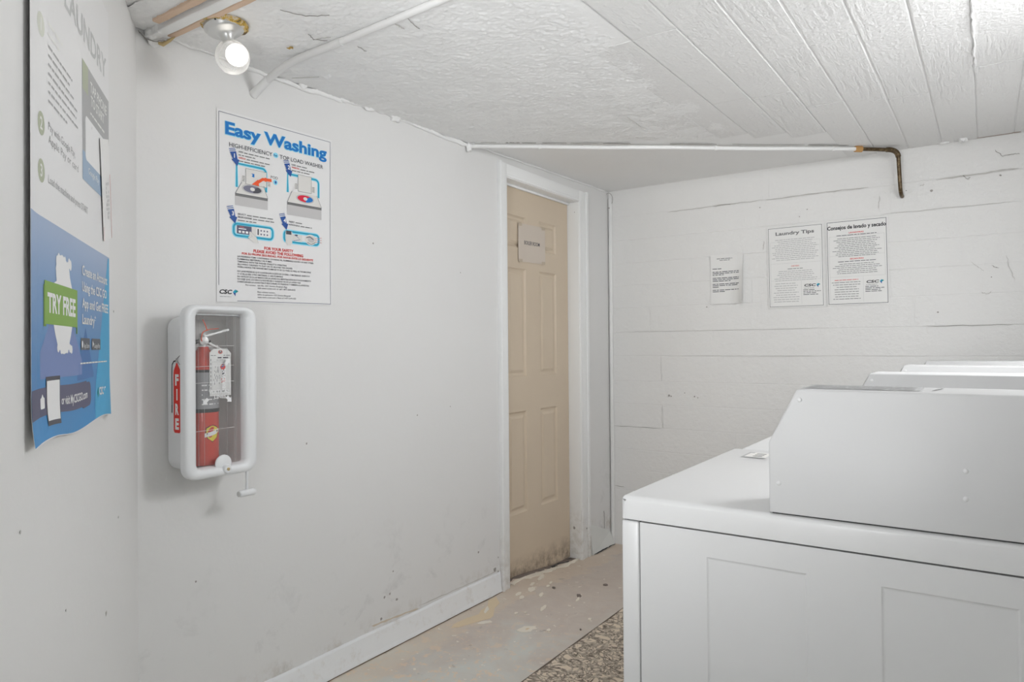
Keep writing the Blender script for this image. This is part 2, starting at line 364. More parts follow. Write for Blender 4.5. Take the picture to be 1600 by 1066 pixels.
# far wall, board marked
wb = box('wall_back', (-2.14,YF+.006,-.1), (.6,YF+.15,2.3), M_far); wb['kind'] = 'structure'
ZJ = [-.08,.147,.294,.425,.553,.697,.840,.984,1.142,1.291,1.444,1.584,1.724,1.870,2.020,2.215]
def plank_w(x0, x1, z0, z1, d, tilt):
    g = .0011; bm = bmesh.new(); n = max(2, int((x1-x0)/.16)); rows = []
    for k in range(n+1):
        x = x0+g+(x1-x0-2*g)*k/n; dd = d+tilt*(k/n-.5)+random.uniform(-.0003,.0003); w1 = random.uniform(-.0008,.0008); y = YF+.0042-dd
        rows.append([bm.verts.new(v) for v in ((x,YF+.007,z0+g),(x,y+.0008,z0+g+w1),(x,y,z0+.004+w1),(x,y,z1-.004),(x,y+.0008,z1-g),(x,YF+.007,z1-g))])
    for k in range(n):
        for i in range(5): bm.faces.new((rows[k][i],rows[k][i+1],rows[k+1][i+1],rows[k+1][i]))
    bm.faces.new(rows[0][::-1]); bm.faces.new(rows[-1])
    return bm_obj('plank', bm, M_far, wb, auto=8)
cutx = {5:[-1.64],7:[-1.645,-.9],4:[-1.2],6:[-1.25],8:[-.75],9:[-1.72,-.3],10:[-1.1],11:[-1.45,-.1],12:[-.45],13:[-.40],14:[-1.0,-.05],3:[-.8],2:[-1.5]}
for i in range(len(ZJ)-1):
    x0 = -1.985
    for c_ in cutx.get(i, [])+[.56]:
        plank_w(x0, c_, ZJ[i], ZJ[i+1], random.uniform(.0,.0012), random.uniform(-.0006,.0006)); x0 = c_
# diagonal wall by the camera, then the rest of the room behind it
dw = Vector((-.816,.578,0)); nw = Vector((.578,.816,0)); c0 = Vector((CX,CY,0))
def prism(name, pts, z0, z1, m):
    n = len(pts); vs = [(x,y,z0) for x,y in pts]+[(x,y,z1) for x,y in pts]
    fs = [(i,(i+1)%n,(i+1)%n+n,i+n) for i in range(n)]+[tuple(range(n-1,-1,-1)),tuple(range(n,2*n))]
    o = pydata(name, vs, fs, m); o['kind'] = 'structure'; return o
e1 = c0-dw*1.25; b1 = e1-nw*.12; b0 = c0-nw*.12
prism('wall_diagonal', [(c0.x,c0.y),(b0.x-.03,b0.y),(b1.x,b1.y),(e1.x,e1.y)], -.1, 2.3, M_diag)
prism('wall_near', [(e1.x-.002,e1.y),(e1.x-.002,-1.95),(e1.x-.12,-1.95),(e1.x-.12,e1.y-.1)], -.1, 2.3, M_diag)
prism('wall_front', [(-1.1,-1.95),(.6,-1.95),(.6,-1.85),(-1.1,-1.85)], -.1, 2.3, M_diag)
prism('wall_right', [(.56,-1.95),(.68,-1.95),(.68,4.1),(.56,4.1)], -.1, 2.3, M_far)
# plaster bead where the long wall meets the ceiling
bp = []; y = CY+.02
while y < 2.62:
    bp.append((XW+.004, y, zc(XW,y)-.002+.008*sin(y*7)+random.uniform(-.003,.003))); y += .035
tube('plaster_bead', bp, [random.uniform(.006,.011) for _ in bp], M_ceil, ceil, 8, .25)
bp = []; y = 2.66
while y < 4.0: bp.append((XW+.003, y, zc(XW,y)+random.uniform(-.002,.002))); y += .05
tube('plaster_bead', bp, [random.uniform(.004,.007) for _ in bp], M_ceil, ceil, 8, .2)
def lump(c_, r, sc=(1,1,.6)):
    bm = bmesh.new(); bmesh.ops.create_icosphere(bm, subdivisions=3, radius=r)
    for v in bm.verts:
        v.co *= 1+.28*sin(v.co.x*260+c_[1]*9)*sin(v.co.y*310+1)+.12*sin(v.co.z*400); v.co = Vector((v.co.x*sc[0],v.co.y*sc[1],v.co.z*sc[2]))+Vector(c_)
    return bm_obj('plaster_lump', bm, M_ceil, ceil, True)
for yy_, r_, k_ in ((1.605,.012,1),(2.075,.016,1),(2.30,.007,1),(1.80,.009,1.4),(1.93,.010,1.4),(2.58,.014,1)): lump((XW+.008,yy_,zc(XW,yy_)-.004), r_, (1,1.6*k_,.8))
lump((-1.85,1.60,zc(0,1.6)), .012, (1.8,1,.6)); lump((-.085,3.97,zc(0,3.97)), .02, (1,1,1)); lump((-.16,3.99,zc(0,3.99)), .013, (1.6,1,.7))
lump((-1.975,1.06,zc(0,1.06)-.014), .013, (1.5,1,.9)); lump((-1.992,1.075,zc(0,1.05)-.026), .012, (.8,1.5,1))
bp = [(-.026+random.uniform(-.003,.003), 2.28+.03*k, zc(0,2.28+.03*k)-.002) for k in range(24)]
tube('plaster_ridge', bp, [.002]+[random.uniform(.002,.0055) for _ in range(22)]+[.001], M_plank, ceil, 8, .3)
# cracks (thin irregular ribbons sunk against the surface they mark)
def ribbon(parent, pts, wid, m, nrm, name='crack', seg=6, jit=.0025):
    P = [Vector(p_) for p_ in pts]; nrm = Vector(nrm); L = []
    for a, b in zip(P[:-1], P[1:]):
        for k in range(seg): L.append(a.lerp(b, k/seg))
    L.append(P[-1]); vs = []; fs = []
    for i, p_ in enumerate(L):
        d_ = (L[min(i+1,len(L)-1)]-L[max(i-1,0)]).normalized(); s_ = d_.cross(nrm).normalized()
        w_2 = wid*random.uniform(.2,.5)*(0.2 if i in (0,len(L)-1) else 1); j = s_*random.uniform(-jit,jit)
        vs += [p_+j+s_*w_2, p_+j-s_*w_2, p_+j-nrm*.002]
    for i in range(len(L)-1):
        a = i*3; fs += [(a,a+1,a+4,a+3),(a+1,a+2,a+5,a+4),(a+2,a,a+3,a+5)]
    return pydata(name, vs, fs, m, parent)
def cc(x, y, off=.0035): return (x, y, zc(x,y)-off)
DN = (0,0,-1)
for pts, wd, m in (
   ([(-1.57,1.193),(-1.544,1.258),(-1.488,1.294)], .0025, M_crack), ([(-1.321,1.412),(-1.335,1.46),(-1.349,1.505)], .0035, M_crack), ([(-1.38,1.40),(-1.38,1.45),(-1.385,1.48)], .007, M_crack2),
   ([(-1.628,1.337),(-1.645,1.37),(-1.62,1.40)], .003, M_crack), ([(-1.645,1.37),(-1.595,1.39)], .0025, M_crack2), ([(-1.578,1.482),(-1.587,1.525)], .003, M_crack),
   ([(-1.95,1.53),(-1.87,1.58)], .003, M_crack2), ([(-1.22,2.63),(-1.235,2.86)], .003, M_crack2), ([(-.24,1.9),(-.25,2.05)], .002, M_crack2)):
    ribbon(ceil, [cc(*q,.0085) for q in pts], wd, m, DN)
ribbon(ceil, [cc(-1.758,1.36,.009),cc(-1.740,1.37,.009)], .022, M_rustspot, DN, 'rust_spot', 5, .004)
WN = (0,-1,0)
ribbon(ceil, [cc(-.03,4.0,.004),cc(.05,4.0,.004),cc(.14,4.0,.004)], .006, mat('rusty_crack',(.34,.22,.15),.9), DN)
for pts, wd, m in (
   ([(-1.60,2.018),(-1.44,2.016),(-1.3,2.022),(-1.0,2.02)], .004, M_crack2), ([(-1.32,2.02),(-1.2,2.021)], .004, M_crack), ([(-1.02,2.018),(-.75,2.022),(-.5,2.02)], .007, M_crack2),
   ([(-.27,1.995),(-.25,2.0)], .006, M_crack2), ([(-.2,2.015),(0,2.02),(.13,2.025)], .010, M_crack2), ([(-.09,2.022),(-.07,2.0),(-.06,2.01)], .004, M_crack),
   ([(.04,2.125),(.07,2.09),(.12,2.092),(.135,2.09)], .004, M_crack), ([(-.45,1.872),(.1,1.872)], .003, M_crack2),
   ([(-1.95,1.291),(-.7,1.291)], .0025, M_crack2), ([(-.25,1.2915),(-.02,1.292),(.1,1.291)], .0035, M_crack),
   ([(-1.97,.697),(-1.65,.697)], .003, M_crack), ([(-1.6,1.142),(-.2,1.142)], .0022, M_crack2), ([(-1.65,1.142),(-1.648,.99)], .002, M_crack2), ([(-1.645,.84),(-1.643,.70)], .003, M_crack2),
   ([(-1.97,.315),(-1.90,.313)], .003, M_crack), ([(-.45,1.97),(-.455,1.90)], .004, M_crack2), ([(-1.03,1.79),(-1.035,1.74)], .006, M_crack2),
   ([(-.06,1.60),(-.03,1.57),(-.01,1.55)], .003, M_crack2), ([(.02,1.575),(.05,1.56)], .004, M_crack), ([(-.02,1.45),(.0,1.44),(.02,1.45)], .004, M_crack2), ([(.08,1.62),(.09,1.56),(.11,1.5)], .003, M_crack2)):
    ribbon(wb, [(x,YF-.0005,zz) for x,zz in pts], wd, m, WN)
# small chips, nail holes
def dot(parent, c_, r, m, nrm, name='nail_hole'):
    nrm = Vector(nrm); a = nrm.orthogonal().normalized(); b = nrm.cross(a); n = 7
    vs = [Vector(c_)+(a*cos(2*pi*k/n)+b*sin(2*pi*k/n))*r*random.uniform(.7,1.3) for k in range(n)]+[Vector(c_)-nrm*.002]
    return pydata(name, vs, [tuple(range(n))]+[(k,n,(k+1)%n) for k in range(n)], m, parent)
for x,zz,r_ in ((-1.60,.90,.007),(-1.585,.897,.004),(-1.44,.90,.005),(-1.42,.893,.003),(-1.50,.92,.003),(-.22,1.965,.006),(.06,2.0,.005),(-.33,1.98,.003),(-.80,1.94,.003),(-.84,1.905,.003),(-1.36,1.43,.004),(-1.05,1.98,.003),(-.2,1.36,.004),(.02,1.52,.003)):
    dot(wb, (x,YF-.001,zz), r_, M_crack, WN)
for y,zz,r_ in ((2.62,.235,.005),(2.75,.118,.010),(2.78,.10,.006),(2.78,.17,.004),(2.05,.30,.004),(2.03,.215,.005),(2.0,.21,.005),(2.07,.18,.006),(1.98,.13,.006),(1.62,.87,.004),(2.42,.94,.003),(2.5,1.55,.003),(1.95,1.62,.004),(2.2,.92,.003),(1.20,.50,.003)):
    dot(wl, (XW+.0012,y,zz), r_, M_crack, (1,0,0))
ribbon(wl, [(XW+.001,1.93,.118),(XW+.001,2.03,.112),(XW+.001,2.20,.104)], .010, mat('tan_wall_stain',(.66,.57,.46),.9), (1,0,0), 'stain', 8, .002)
ribbon(wl, [(XW+.001,2.2,.112),(XW+.001,2.5,.108),(XW+.001,2.78,.106)], .005, M_crack2, (1,0,0), 'stain', 8, .002)
for s_, zz, r_ in ((.95,1.55,.003),(.9,.65,.004),(.7,.55,.004),(.45,.62,.006),(.8,.75,.003),(1.05,.95,.003),(.3,.8,.003),(.35,1.3,.003)):
    p_ = c0-dw*s_+nw*.001; dot(bpy.data.objects['wall_diagonal'], (p_.x,p_.y,zz), r_, M_crack2, nw)

# baseboard (cove) of the long wall
vs = []; fs = []; n = 26; prof = ((0,.0985),(.004,.099),(.007,.09),(.009,.05),(.012,.02),(.016,.004),(.016,-.01),(0,-.01))
for k in range(n+1):
    y = CY+.02+(2.792-CY-.02)*k/n
    for dx, zz in prof: vs.append((XW+dx, y, zz+.0012*sin(y*11)+zf(XW,y)))
m_ = len(prof)
for k in range(n):
    for i in range(m_-1): fs.append((k*m_+i,(k+1)*m_+i,(k+1)*m_+i+1,k*m_+i+1))
fs += [tuple(range(m_)), tuple(range(n*m_+m_-1, n*m_-1, -1))]
bb = pydata('baseboard_left', vs, fs, M_base); bb['kind'] = 'structure'
ribbon(bb, [(XW+.0185,CY+.1,.0022),(XW+.0185,2.0,.0022),(XW+.0185,2.79,.0022)], .006, M_gap, (0,0,1), 'grime_line', 20, .0012)
# floor patches (bare concrete where the paint has gone), thin raised flakes
_pz = [0]
def patch(pts, m, name='bare_patch'):
    _pz[0] += 1; n = len(pts); vs = [(x,y,zf(x,y)+.0012+.00012*_pz[0]) for x,y in pts]+[(x,y,zf(x,y)-.002) for x,y in pts]
    fs = [tuple(range(n))]+[(i,i+n,(i+1)%n+n,(i+1)%n) for i in range(n)]
    return pydata(name, vs, fs, m, floor)
def blob(cx, cy, rx, ry, m, name='bare_patch', n=14, rot=0):
    pts = []
    for k in range(n):
        a = 2*pi*k/n; r_ = random.uniform(.75,1.15); dx, dy = rx*r_*cos(a), ry*r_*sin(a); pts.append((cx+dx*cos(rot)-dy*sin(rot), cy+dx*sin(rot)+dy*cos(rot)))
    return patch(pts, m, name)
patch([(-1.968,2.72),(-1.905,2.66),(-1.89,2.60),(-1.84,2.52),(-1.835,2.49),(-1.858,2.43),(-1.892,2.335),(-1.915,2.315),(-1.928,2.35),(-1.925,2.42),(-1.905,2.50),(-1.925,2.54),(-1.93,2.60),(-1.97,2.66)], M_chip)
patch([(-1.80,2.46),(-1.825,2.42),(-1.85,2.41),(-1.845,2.44),(-1.82,2.47)], M_chip2)
blob(-1.635,2.485,.028,.045, M_chip2, rot=-.5); blob(-1.633,2.482,.008,.012, M_chip)
patch([(-1.93,2.60),(-1.90,2.57),(-1.885,2.52),(-1.90,2.53),(-1.925,2.58)], M_chip2)
for x,y,rx,ry in ((-1.88,2.90,.02,.035),(-1.90,2.81,.012,.03),(-1.86,2.78,.012,.02),(-1.80,2.86,.010,.03),(-1.92,2.97,.010,.03),(-1.84,2.99,.008,.02),(-1.70,2.72,.01,.04),(-1.62,2.9,.006,.03),(-1.77,2.60,.008,.014),(-1.74,2.63,.007,.01),(-1.55,2.52,.008,.014),(-1.86,3.05,.006,.02),(-1.46,2.72,.008,.012),(-1.95,3.10,.012,.06)):
    blob(x,y,rx,ry,M_chip2,rot=.3)
for x,y,rx,ry in ((-1.64,2.95,.012,.022),(-1.62,3.19,.012,.018),(-1.80,2.98,.008,.016),(-1.44,2.60,.004,.006)): blob(x,y,rx,ry,M_stain,'floor_stain',rot=.6)
def fpatch(y0, y1, x0, w0, m, nm):
    a = []; b = []; k = 0; y = y0
    while y < y1: a.append((x0+random.uniform(-.002,.004), y)); b.append((x0+w0*random.uniform(.3,1.2), y)); y += .03
    return patch(b+a[::-1], m, nm)
fpatch(2.86,3.62,-2.06,.035,M_stain,'floor_stain'); fpatch(2.9,3.7,-2.02,.035,M_chip2,'bare_patch'); fpatch(3.35,3.60,-2.055,.03,M_dark,'floor_stain')

# ------------------------------------------------------------------ door, frame
door = root('door_1', (-2.06,3.23,-.05), 'beige six panel door in a white frame', 'door'); del door['category']; door['kind'] = 'structure'
XD = -2.06; D0, D1 = 2.865, 3.6
cols = [(2.965,3.145),(3.285,3.465)]; rows_ = [(1.735,1.905),(1.045,1.625),(.32,.86)]
bm = bmesh.new(); ys = [D0,2.965,3.145,3.285,3.465,D1]; zs = [-.045,.32,.86,1.045,1.625,1.735,1.905,2.055]
g = [[bm.verts.new((XD,y,zz)) for zz in zs] for y in ys]; pf = []
for i in range(5):
    for j in range(7):
        f = bm.faces.new((g[i][j],g[i+1][j],g[i+1][j+1],g[i][j+1]))
        if i in (1,3) and j in (1,3,5): pf.append(f)
bm.normal_update()
bmesh.ops.inset_individual(bm, faces=pf, thickness=.010, depth=-.007); bmesh.ops.inset_individual(bm, faces=pf, thickness=.006, depth=-.002)
bm2v = [bm.verts.new(v) for v in ((XD,D0,-.045),(XD,D1,-.045),(XD,D1,2.055),(XD,D0,2.055),(XD-.035,D0,-.045),(XD-.035,D1,-.045),(XD-.035,D1,2.055),(XD-.035,D0,2.055))]
for q in ((0,4,5,1),(1,5,6,2),(2,6,7,3),(3,7,4,0),(4,7,6,5)): bm.faces.new([bm2v[i] for i in q])
bm_obj('slab', bm, M_door, door)
for y0,y1 in cols:
    for z0,z1 in rows_:
        bm = bmesh.new(); v0 = [bm.verts.new((XD-.0085,y,zz)) for y,zz in ((y0+.022,z0+.022),(y1-.022,z0+.022),(y1-.022,z1-.022),(y0+.022,z1-.022))]
        v1 = [bm.verts.new((XD-.002,y,zz)) for y,zz in ((y0+.036,z0+.036),(y1-.036,z0+.036),(y1-.036,z1-.036),(y0+.036,z1-.036))]
        for i in range(4): bm.faces.new((v0[i],v0[(i+1)%4],v1[(i+1)%4],v1[i]))
        bm.faces.new(v1); bm_obj('panel', bm, M_door, door)
CF = XW+.018
fr = root('trim_1', (XW,3.25,0), 'white painted door casing and jamb', 'trim'); del fr['category']; fr['kind'] = 'structure'
def casing(pts):   # pts: inner->outer profile swept is simple: two-step moulding
    bm = bmesh.new(); (ya,za),(yb,zb) = pts; add_box(bm, (XW-.002,ya,za), (CF,yb,zb), .003); return bm_obj('casing', bm, M_casing, fr, auto=40)
box('casing', (XW-.002,2.799,-.03), (CF,2.857,2.1285), M_casing, fr, .003)
box('back_band', (XW-.004,2.795,-.028), (CF+.006,2.811,2.1305), M_casing, fr, .003)
box('casing', (XW-.002,3.609,-.075), (CF,3.700,2.1285), M_casing, fr, .003)
box('back_band', (XW-.004,3.683,-.09), (CF+.007,3.708,2.1305), M_casing, fr, .003)
box('inner_bead', (XW-.001,3.6075,-.074), (CF+.0035,3.631,2.066), M_casing, fr, .003)
box('head_casing', (XW-.003,2.813,2.0685), (CF-.0015,3.682,2.1275), M_casing, fr, .003)
box('inner_bead', (XW-.0015,2.8585,2.0615), (CF+.003,3.606,2.078), M_casing, fr, .003)
box('jamb', (-2.11,2.848,-.05), (XW+.014,2.864,2.062), M_casing, fr, .002)
box('jamb', (-2.11,3.602,-.08), (XW+.014,3.618,2.062), M_casing, fr, .002)
box('jamb', (-2.11,2.85,2.058), (XW+.014,3.615,2.074), M_casing, fr, .002)
box('door_stop', (XD+.001,2.864,2.046), (XD+.014,3.602,2.058), M_casing, fr, .002)
dot(fr, (-2.03,3.6015,.13), .008, M_crack, (0,-1,0)); dot(fr, (CF+.0015,3.66,.12), .007, M_crack, (1,0,0)); dot(fr, (-2.01,3.6015,2.0), .003, M_crack, (0,-1,0))
# dark hall behind, closed off
box('wall_hall', (-2.2,2.7,-.1), (-2.13,3.75,2.3), M_dark)['kind'] = 'structure'
# mortar fillet at the foot of the short wall beyond the door
fil = pydata('trim_2', [(XW,3.72,-.06),(XW,4.01,-.06),(XW,3.72,.13),(XW+.03,3.72,-.06),(XW+.035,4.01,-.06),(XW+.004,3.73,.12),(XW+.004,4.0,.03)], [(3,4,6,5),(0,3,5,2),(4,1,6),(2,5,6)], painted('grey_green_plaster',(.74,.75,.73),.6,30,.3,.12)); fil['kind'] = 'structure'
ribbon(fil, [(XW+.003,3.92,.06),(XW+.003,3.925,.12),(XW+.003,3.92,.17)], .006, M_crack, (1,0,0))
ribbon(fil, [(XW+.034,3.73,-.05),(XW+.036,3.9,-.05),(XW+.037,4.0,-.05)], .010, M_dark, (.3,0,1))
# corner bead of the far wall
tr3 = root('trim_3', (-1.985,4.015,0), 'narrow white half round bead in the far corner', 'trim'); del tr3['category']; tr3['kind'] = 'structure'
tube('bead', [(-1.982,YF-.002,-.06)]+[(-1.982+random.uniform(-.001,.001),YF-.002,zz/10) for zz in range(1,21)]+[(-1.982,YF-.002,2.15)], .013, M_pipe, tr3, 10, .05)
wl_ = root('wire_loop', (-1.985,4.0,2.12), 'small dark wire loop hooked at the ceiling in the far corner', 'wire')
lp = [(-1.985+.030*sin(a), 3.998, 2.150-.048*(1-cos(a))*.9-.0+.030) for a in [(-2.2+i*4.4/20) for i in range(21)]]
tube('wire', lp, .0016, M_crack, wl_, 6); lathe('nail', [(.002,0),(.004,.001),(.004,.004),(.001,.006)], (-1.982,4.004,2.085), M_crack, wl_, Vector((0,-1,0)), 8)

# ------------------------------------------------------------------ printing kit
fcur = bpy.data.curves.new('lettering', 'FONT'); fcur.size = 1; fcur.resolution_u = 2
fobj = bpy.data.objects.new('lettering', fcur); S.collection.objects.link(fobj)
_tc = {}
def glyphs(s, bold=0.0, res=2):
    k = (s, bold, res)
    if k not in _tc:
        fcur.body = s; fcur.offset = bold; fcur.resolution_u = res
        bpy.context.view_layer.update(); dg = bpy.context.evaluated_depsgraph_get()
        me = bpy.data.meshes.new_from_object(fobj.evaluated_get(dg))
        _tc[k] = ([(v.co.x, v.co.y) for v in me.vertices], [tuple(p_.vertices) for p_ in me.polygons]); bpy.data.meshes.remove(me)
    return _tc[k]
class Print:
    """flat print collected in sheet coordinates (u right, v up), mapped to the sheet by F(u,v,h)"""
    def __init__(s, F, lift=.0006): s.F = F; s.vs = []; s.fs = []; s.mi = []; s.mats = []; s.l = lift; s.k = 1
    def m(s, c):
        if isinstance(c, str): c = INK[c]
        if c not in s.mats: s.mats.append(c)
        return s.mats.index(c)
    def raw(s, pts, faces, c, layer):
        b = len(s.vs); mi = s.m(c); h = s.l*layer
        s.vs += [s.F(u,v,h) for u,v in pts]
        for f in faces: s.fs.append(tuple(b+i for i in f)); s.mi.append(mi)
    def poly(s, pts, c, layer=1): s.raw(pts, [tuple(range(len(pts)))], c, layer)
    def rect(s, u0, v0, u1, v1, c, layer=1, nu=1, nv=1):
        nu = max(nu, int(abs(u1-u0)/.025)+1); nv = max(nv, int(abs(v1-v0)/.012)+1)
        pts = [(u0+(u1-u0)*i/nu, v0+(v1-v0)*j/nv) for j in range(nv+1) for i in range(nu+1)]
        s.raw(pts, [(j*(nu+1)+i, j*(nu+1)+i+1, (j+1)*(nu+1)+i+1, (j+1)*(nu+1)+i) for j in range(nv) for i in range(nu)], c, layer)
    def line(s, pts, wd, c, layer=1):
        P = [Vector(p_) for p_ in pts]; out_ = []
        for i, p_ in enumerate(P):
            d_ = (P[min(i+1,len(P)-1)]-P[max(i-1,0)]).normalized(); n_ = Vector((-d_.y,d_.x))*wd/2; out_ += [tuple(p_+n_), tuple(p_-n_)]
        s.raw(out_, [(2*i,2*i+1,2*i+3,2*i+2) for i in range(len(P)-1)], c, layer)
    def frame(s, u0, v0, u1, v1, wd, c, layer=1):
        for a in ((u0,v0,u1,v0+wd),(u0,v1-wd,u1,v1),(u0,v0+wd,u0+wd,v1-wd),(u1-wd,v0+wd,u1,v1-wd)): s.rect(*a, c, layer, 4, 4)
    def ell(s, cu, cv, ru, rv, c, layer=1, n=20, a0=0, a1=2*pi):
        s.poly([(cu+ru*cos(a0+(a1-a0)*k/n), cv+rv*sin(a0+(a1-a0)*k/n)) for k in range(n)], c, layer)
    def rr(s, u0, v0, u1, v1, r, c, layer=1):
        pts = []
        for cx,cy,a in ((u1-r,v0+r,-pi/2),(u1-r,v1-r,0),(u0+r,v1-r,pi/2),(u0+r,v0+r,pi)):
            pts += [(cx+r*cos(a+k*pi/8), cy+r*sin(a+k*pi/8)) for k in range(5)]
        s.poly(pts, c, layer)
    def text(s, t_, u, v, h, c='black', w=None, bold=0, layer=2, al='l', ital=0, rot=0, res=2):
        """h: capital height, w: width to fit"""
        V, Fc = glyphs(t_, bold, res)
        if not V: return
        x0 = min(a for a,_ in V); x1 = max(a for a,_ in V); sy = h/.69; sx = (w/(x1-x0)) if w else sy
        W = (x1-x0)*sx; off = {'l':0,'c':-W/2,'r':-W}[al]; pts = []
        for a, b in V:
            x = (a-x0)*sx+off+ital*b*sy; y = b*sy; pts.append((u+x*cos(rot)-y*sin(rot), v+x*sin(rot)+y*cos(rot)))
        s.raw(pts, Fc, c, layer)
    def words(s, u0, v, u1, h, c, layer=2, rnd=random, al='l', slope=0):
        """a line of illegible fine print: broken word-length strokes"""
        u = u0
        while u < u1:
            wd = min(rnd.uniform(1.6,6)*h, u1-u)
            if wd > h*.7: 
                va = v+slope*(u-u0); vb = v+slope*(u+wd-u0)
                s.raw([(u,va),(u+wd,vb),(u+wd,vb+h*.62),(u,va+h*.62)], [(0,1,2,3)], c, layer)
            u += wd+h*.7
    def done(s, name, parent):
        o = pydata(name, s.vs, s.fs, s.mats, parent, False, s.mi)
        if name in ('small_print','print','badge_label','window_print','lid_label','top_label','control_panel','illustration'): o['kind'] = 'stuff'
        return o
def sheet(name, F, W, H, m, parent, nu=1, nv=1, th=.0004, r=0):
    vs = []; fs = []
    for h_ in (0, -th):
        for j in range(nv+1):
            for i in range(nu+1): vs.append(F(W*i/nu, H*j/nv, h_))
    n = (nu+1)*(nv+1)
    for j in range(nv):
        for i in range(nu):
            a = j*(nu+1)+i; q = (a,a+1,a+nu+2,a+nu+1); fs.append(q); fs.append(tuple(n+k for k in q[::-1]))
    edge = [i for i in range(nu)]+[j*(nu+1)+nu for j in range(nv)]+[nv*(nu+1)+i for i in range(nu,0,-1)]+[j*(nu+1) for j in range(nv,0,-1)]
    for a, b in zip(edge, edge[1:]+edge[:1]): fs.append((a, a+n, b+n, b))
    o = pydata(name, vs, fs, m, parent, True)
    try: o.data.set_sharp_from_angle(angle=radians(40))
    except Exception: pass
    return o
def csc(P, u, v, h, w, leafc=True, col='black'):
    P.text('CSC', u, v, h, col, w, bold=.035, ital=.22, layer=2)
    if leafc:
        lu = u+w+h*1.1; lv = v+h*.45; r = h*.75
        P.poly([(lu-r,lv),(lu,lv+r),(lu+r*.35,lv+r*.3),(lu,lv-r*.2)], 'cyan'); P.poly([(lu+r*.3,lv+r*.9),(lu+r*1.1,lv+r*.3),(lu,lv-r*.3)], 'teal'); P.poly([(lu-r*.9,lv-r*.1),(lu+r*.1,lv-r*.2),(lu,lv-r*1.3)], 'navy')

# ------------------------------------------------------------------ "Easy Washing" poster
ew = root('washing_instructions_poster', (XW,1.51,1.36), 'white Easy Washing poster with blue title and numbered washer pictures on the long wall', 'poster')
FE = lambda u,v,h: Vector((XW+.0025+h+.0012*sin(u*9)*sin(v*6), 1.283+u, 1.395+v+.012*0))
def FE2(u,v,h):  # the sheet hangs very slightly out of square like the real one
    return FE(u-.003*(1-v/.57), v+.008*(u/.45)*(1)-.0, h)
FEs = lambda u,v,h: FE2(u-.006, v-.038, h)
sheet('sheet', FEs, .465, .612, M_glossy, ew, 6, 6)
B = Print(FE2)
wd = .0016
B.rect(.0,.015,.0+wd,.566,'slate',1,1,6); B.rect(.0,.566-wd,.452,.566,'slate',1,6,1); B.rect(.452-wd,-.034,.452,.566,'slate',1,1,6); B.rect(.066,-.034,.452,-.034+wd,'slate',1,6,1)
B.done('border', ew)
T = Print(FE2)
T.text('Easy Washing', .022,.499,.039,'halo',.413,bold=.055,layer=1,res=4); T.text('Easy Washing', .023,.500,.038,'blue',.411,bold=.032,layer=2,res=4)
T.text('HIGH-EFFICIENCY', .037,.461,.0135,'dgrey',.162,bold=.005); T.text('TOP LOAD WASHER', .229,.460,.0135,'dgrey',.188,bold=.005)
T.ell(.213,.468,.010,.009,'halo',1); T.text('he', .206,.4635,.009,'navy',.013,bold=.01)
T.done('title', ew)
I = Print(FE2, .0003)
def bracket(u0, v0, u1, v1, wd, open_b=True):
    r = .014; pts = [(u0,v0),(u0,v1),(u1-r,v1)]+[(u1-r+r*sin(a),v1-r+r*cos(a)) for a in [pi/10*k for k in range(1,6)]]+[(u1,v0)]
    I.line(pts, wd*2.3, 'halo', 1); I.line(pts, wd, 'cyan', 2)
def arrow(u, v, n_):
    q = lambda a,b: (u+a+(-b)*.36, v+b-a*-.25)
    I.poly([q(-.011,0),q(.011,0),q(.008,-.024),q(.0135,-.026),q(.0,-.044),q(-.0135,-.022),q(-.008,-.022)], 'navy', 5)
    for k in (0,1): I.line([q(-.011,.004+.005*k),q(.011,.004+.005*k)], .0022, 'navy', 5)
    I.text(n_, *q(-.003,-.018), .013, 'white', bold=.03, layer=6)
def rrline(u0,v0,u1,v1,r):
    pts = []
    for cx,cy,a in ((u1-r,v0+r,-pi/2),(u1-r,v1-r,0),(u0+r,v1-r,pi/2),(u0+r,v0+r,pi)): pts += [(cx+r*cos(a+k*pi/8), cy+r*sin(a+k*pi/8)) for k in range(5)]
    pts.append(pts[0]); I.line(pts, .013, 'halo', 1); I.line(pts, .0055, 'cyan', 2)
bracket(.064,.335,.174,.412,.005); bracket(.262,.350,.397,.414,.005)
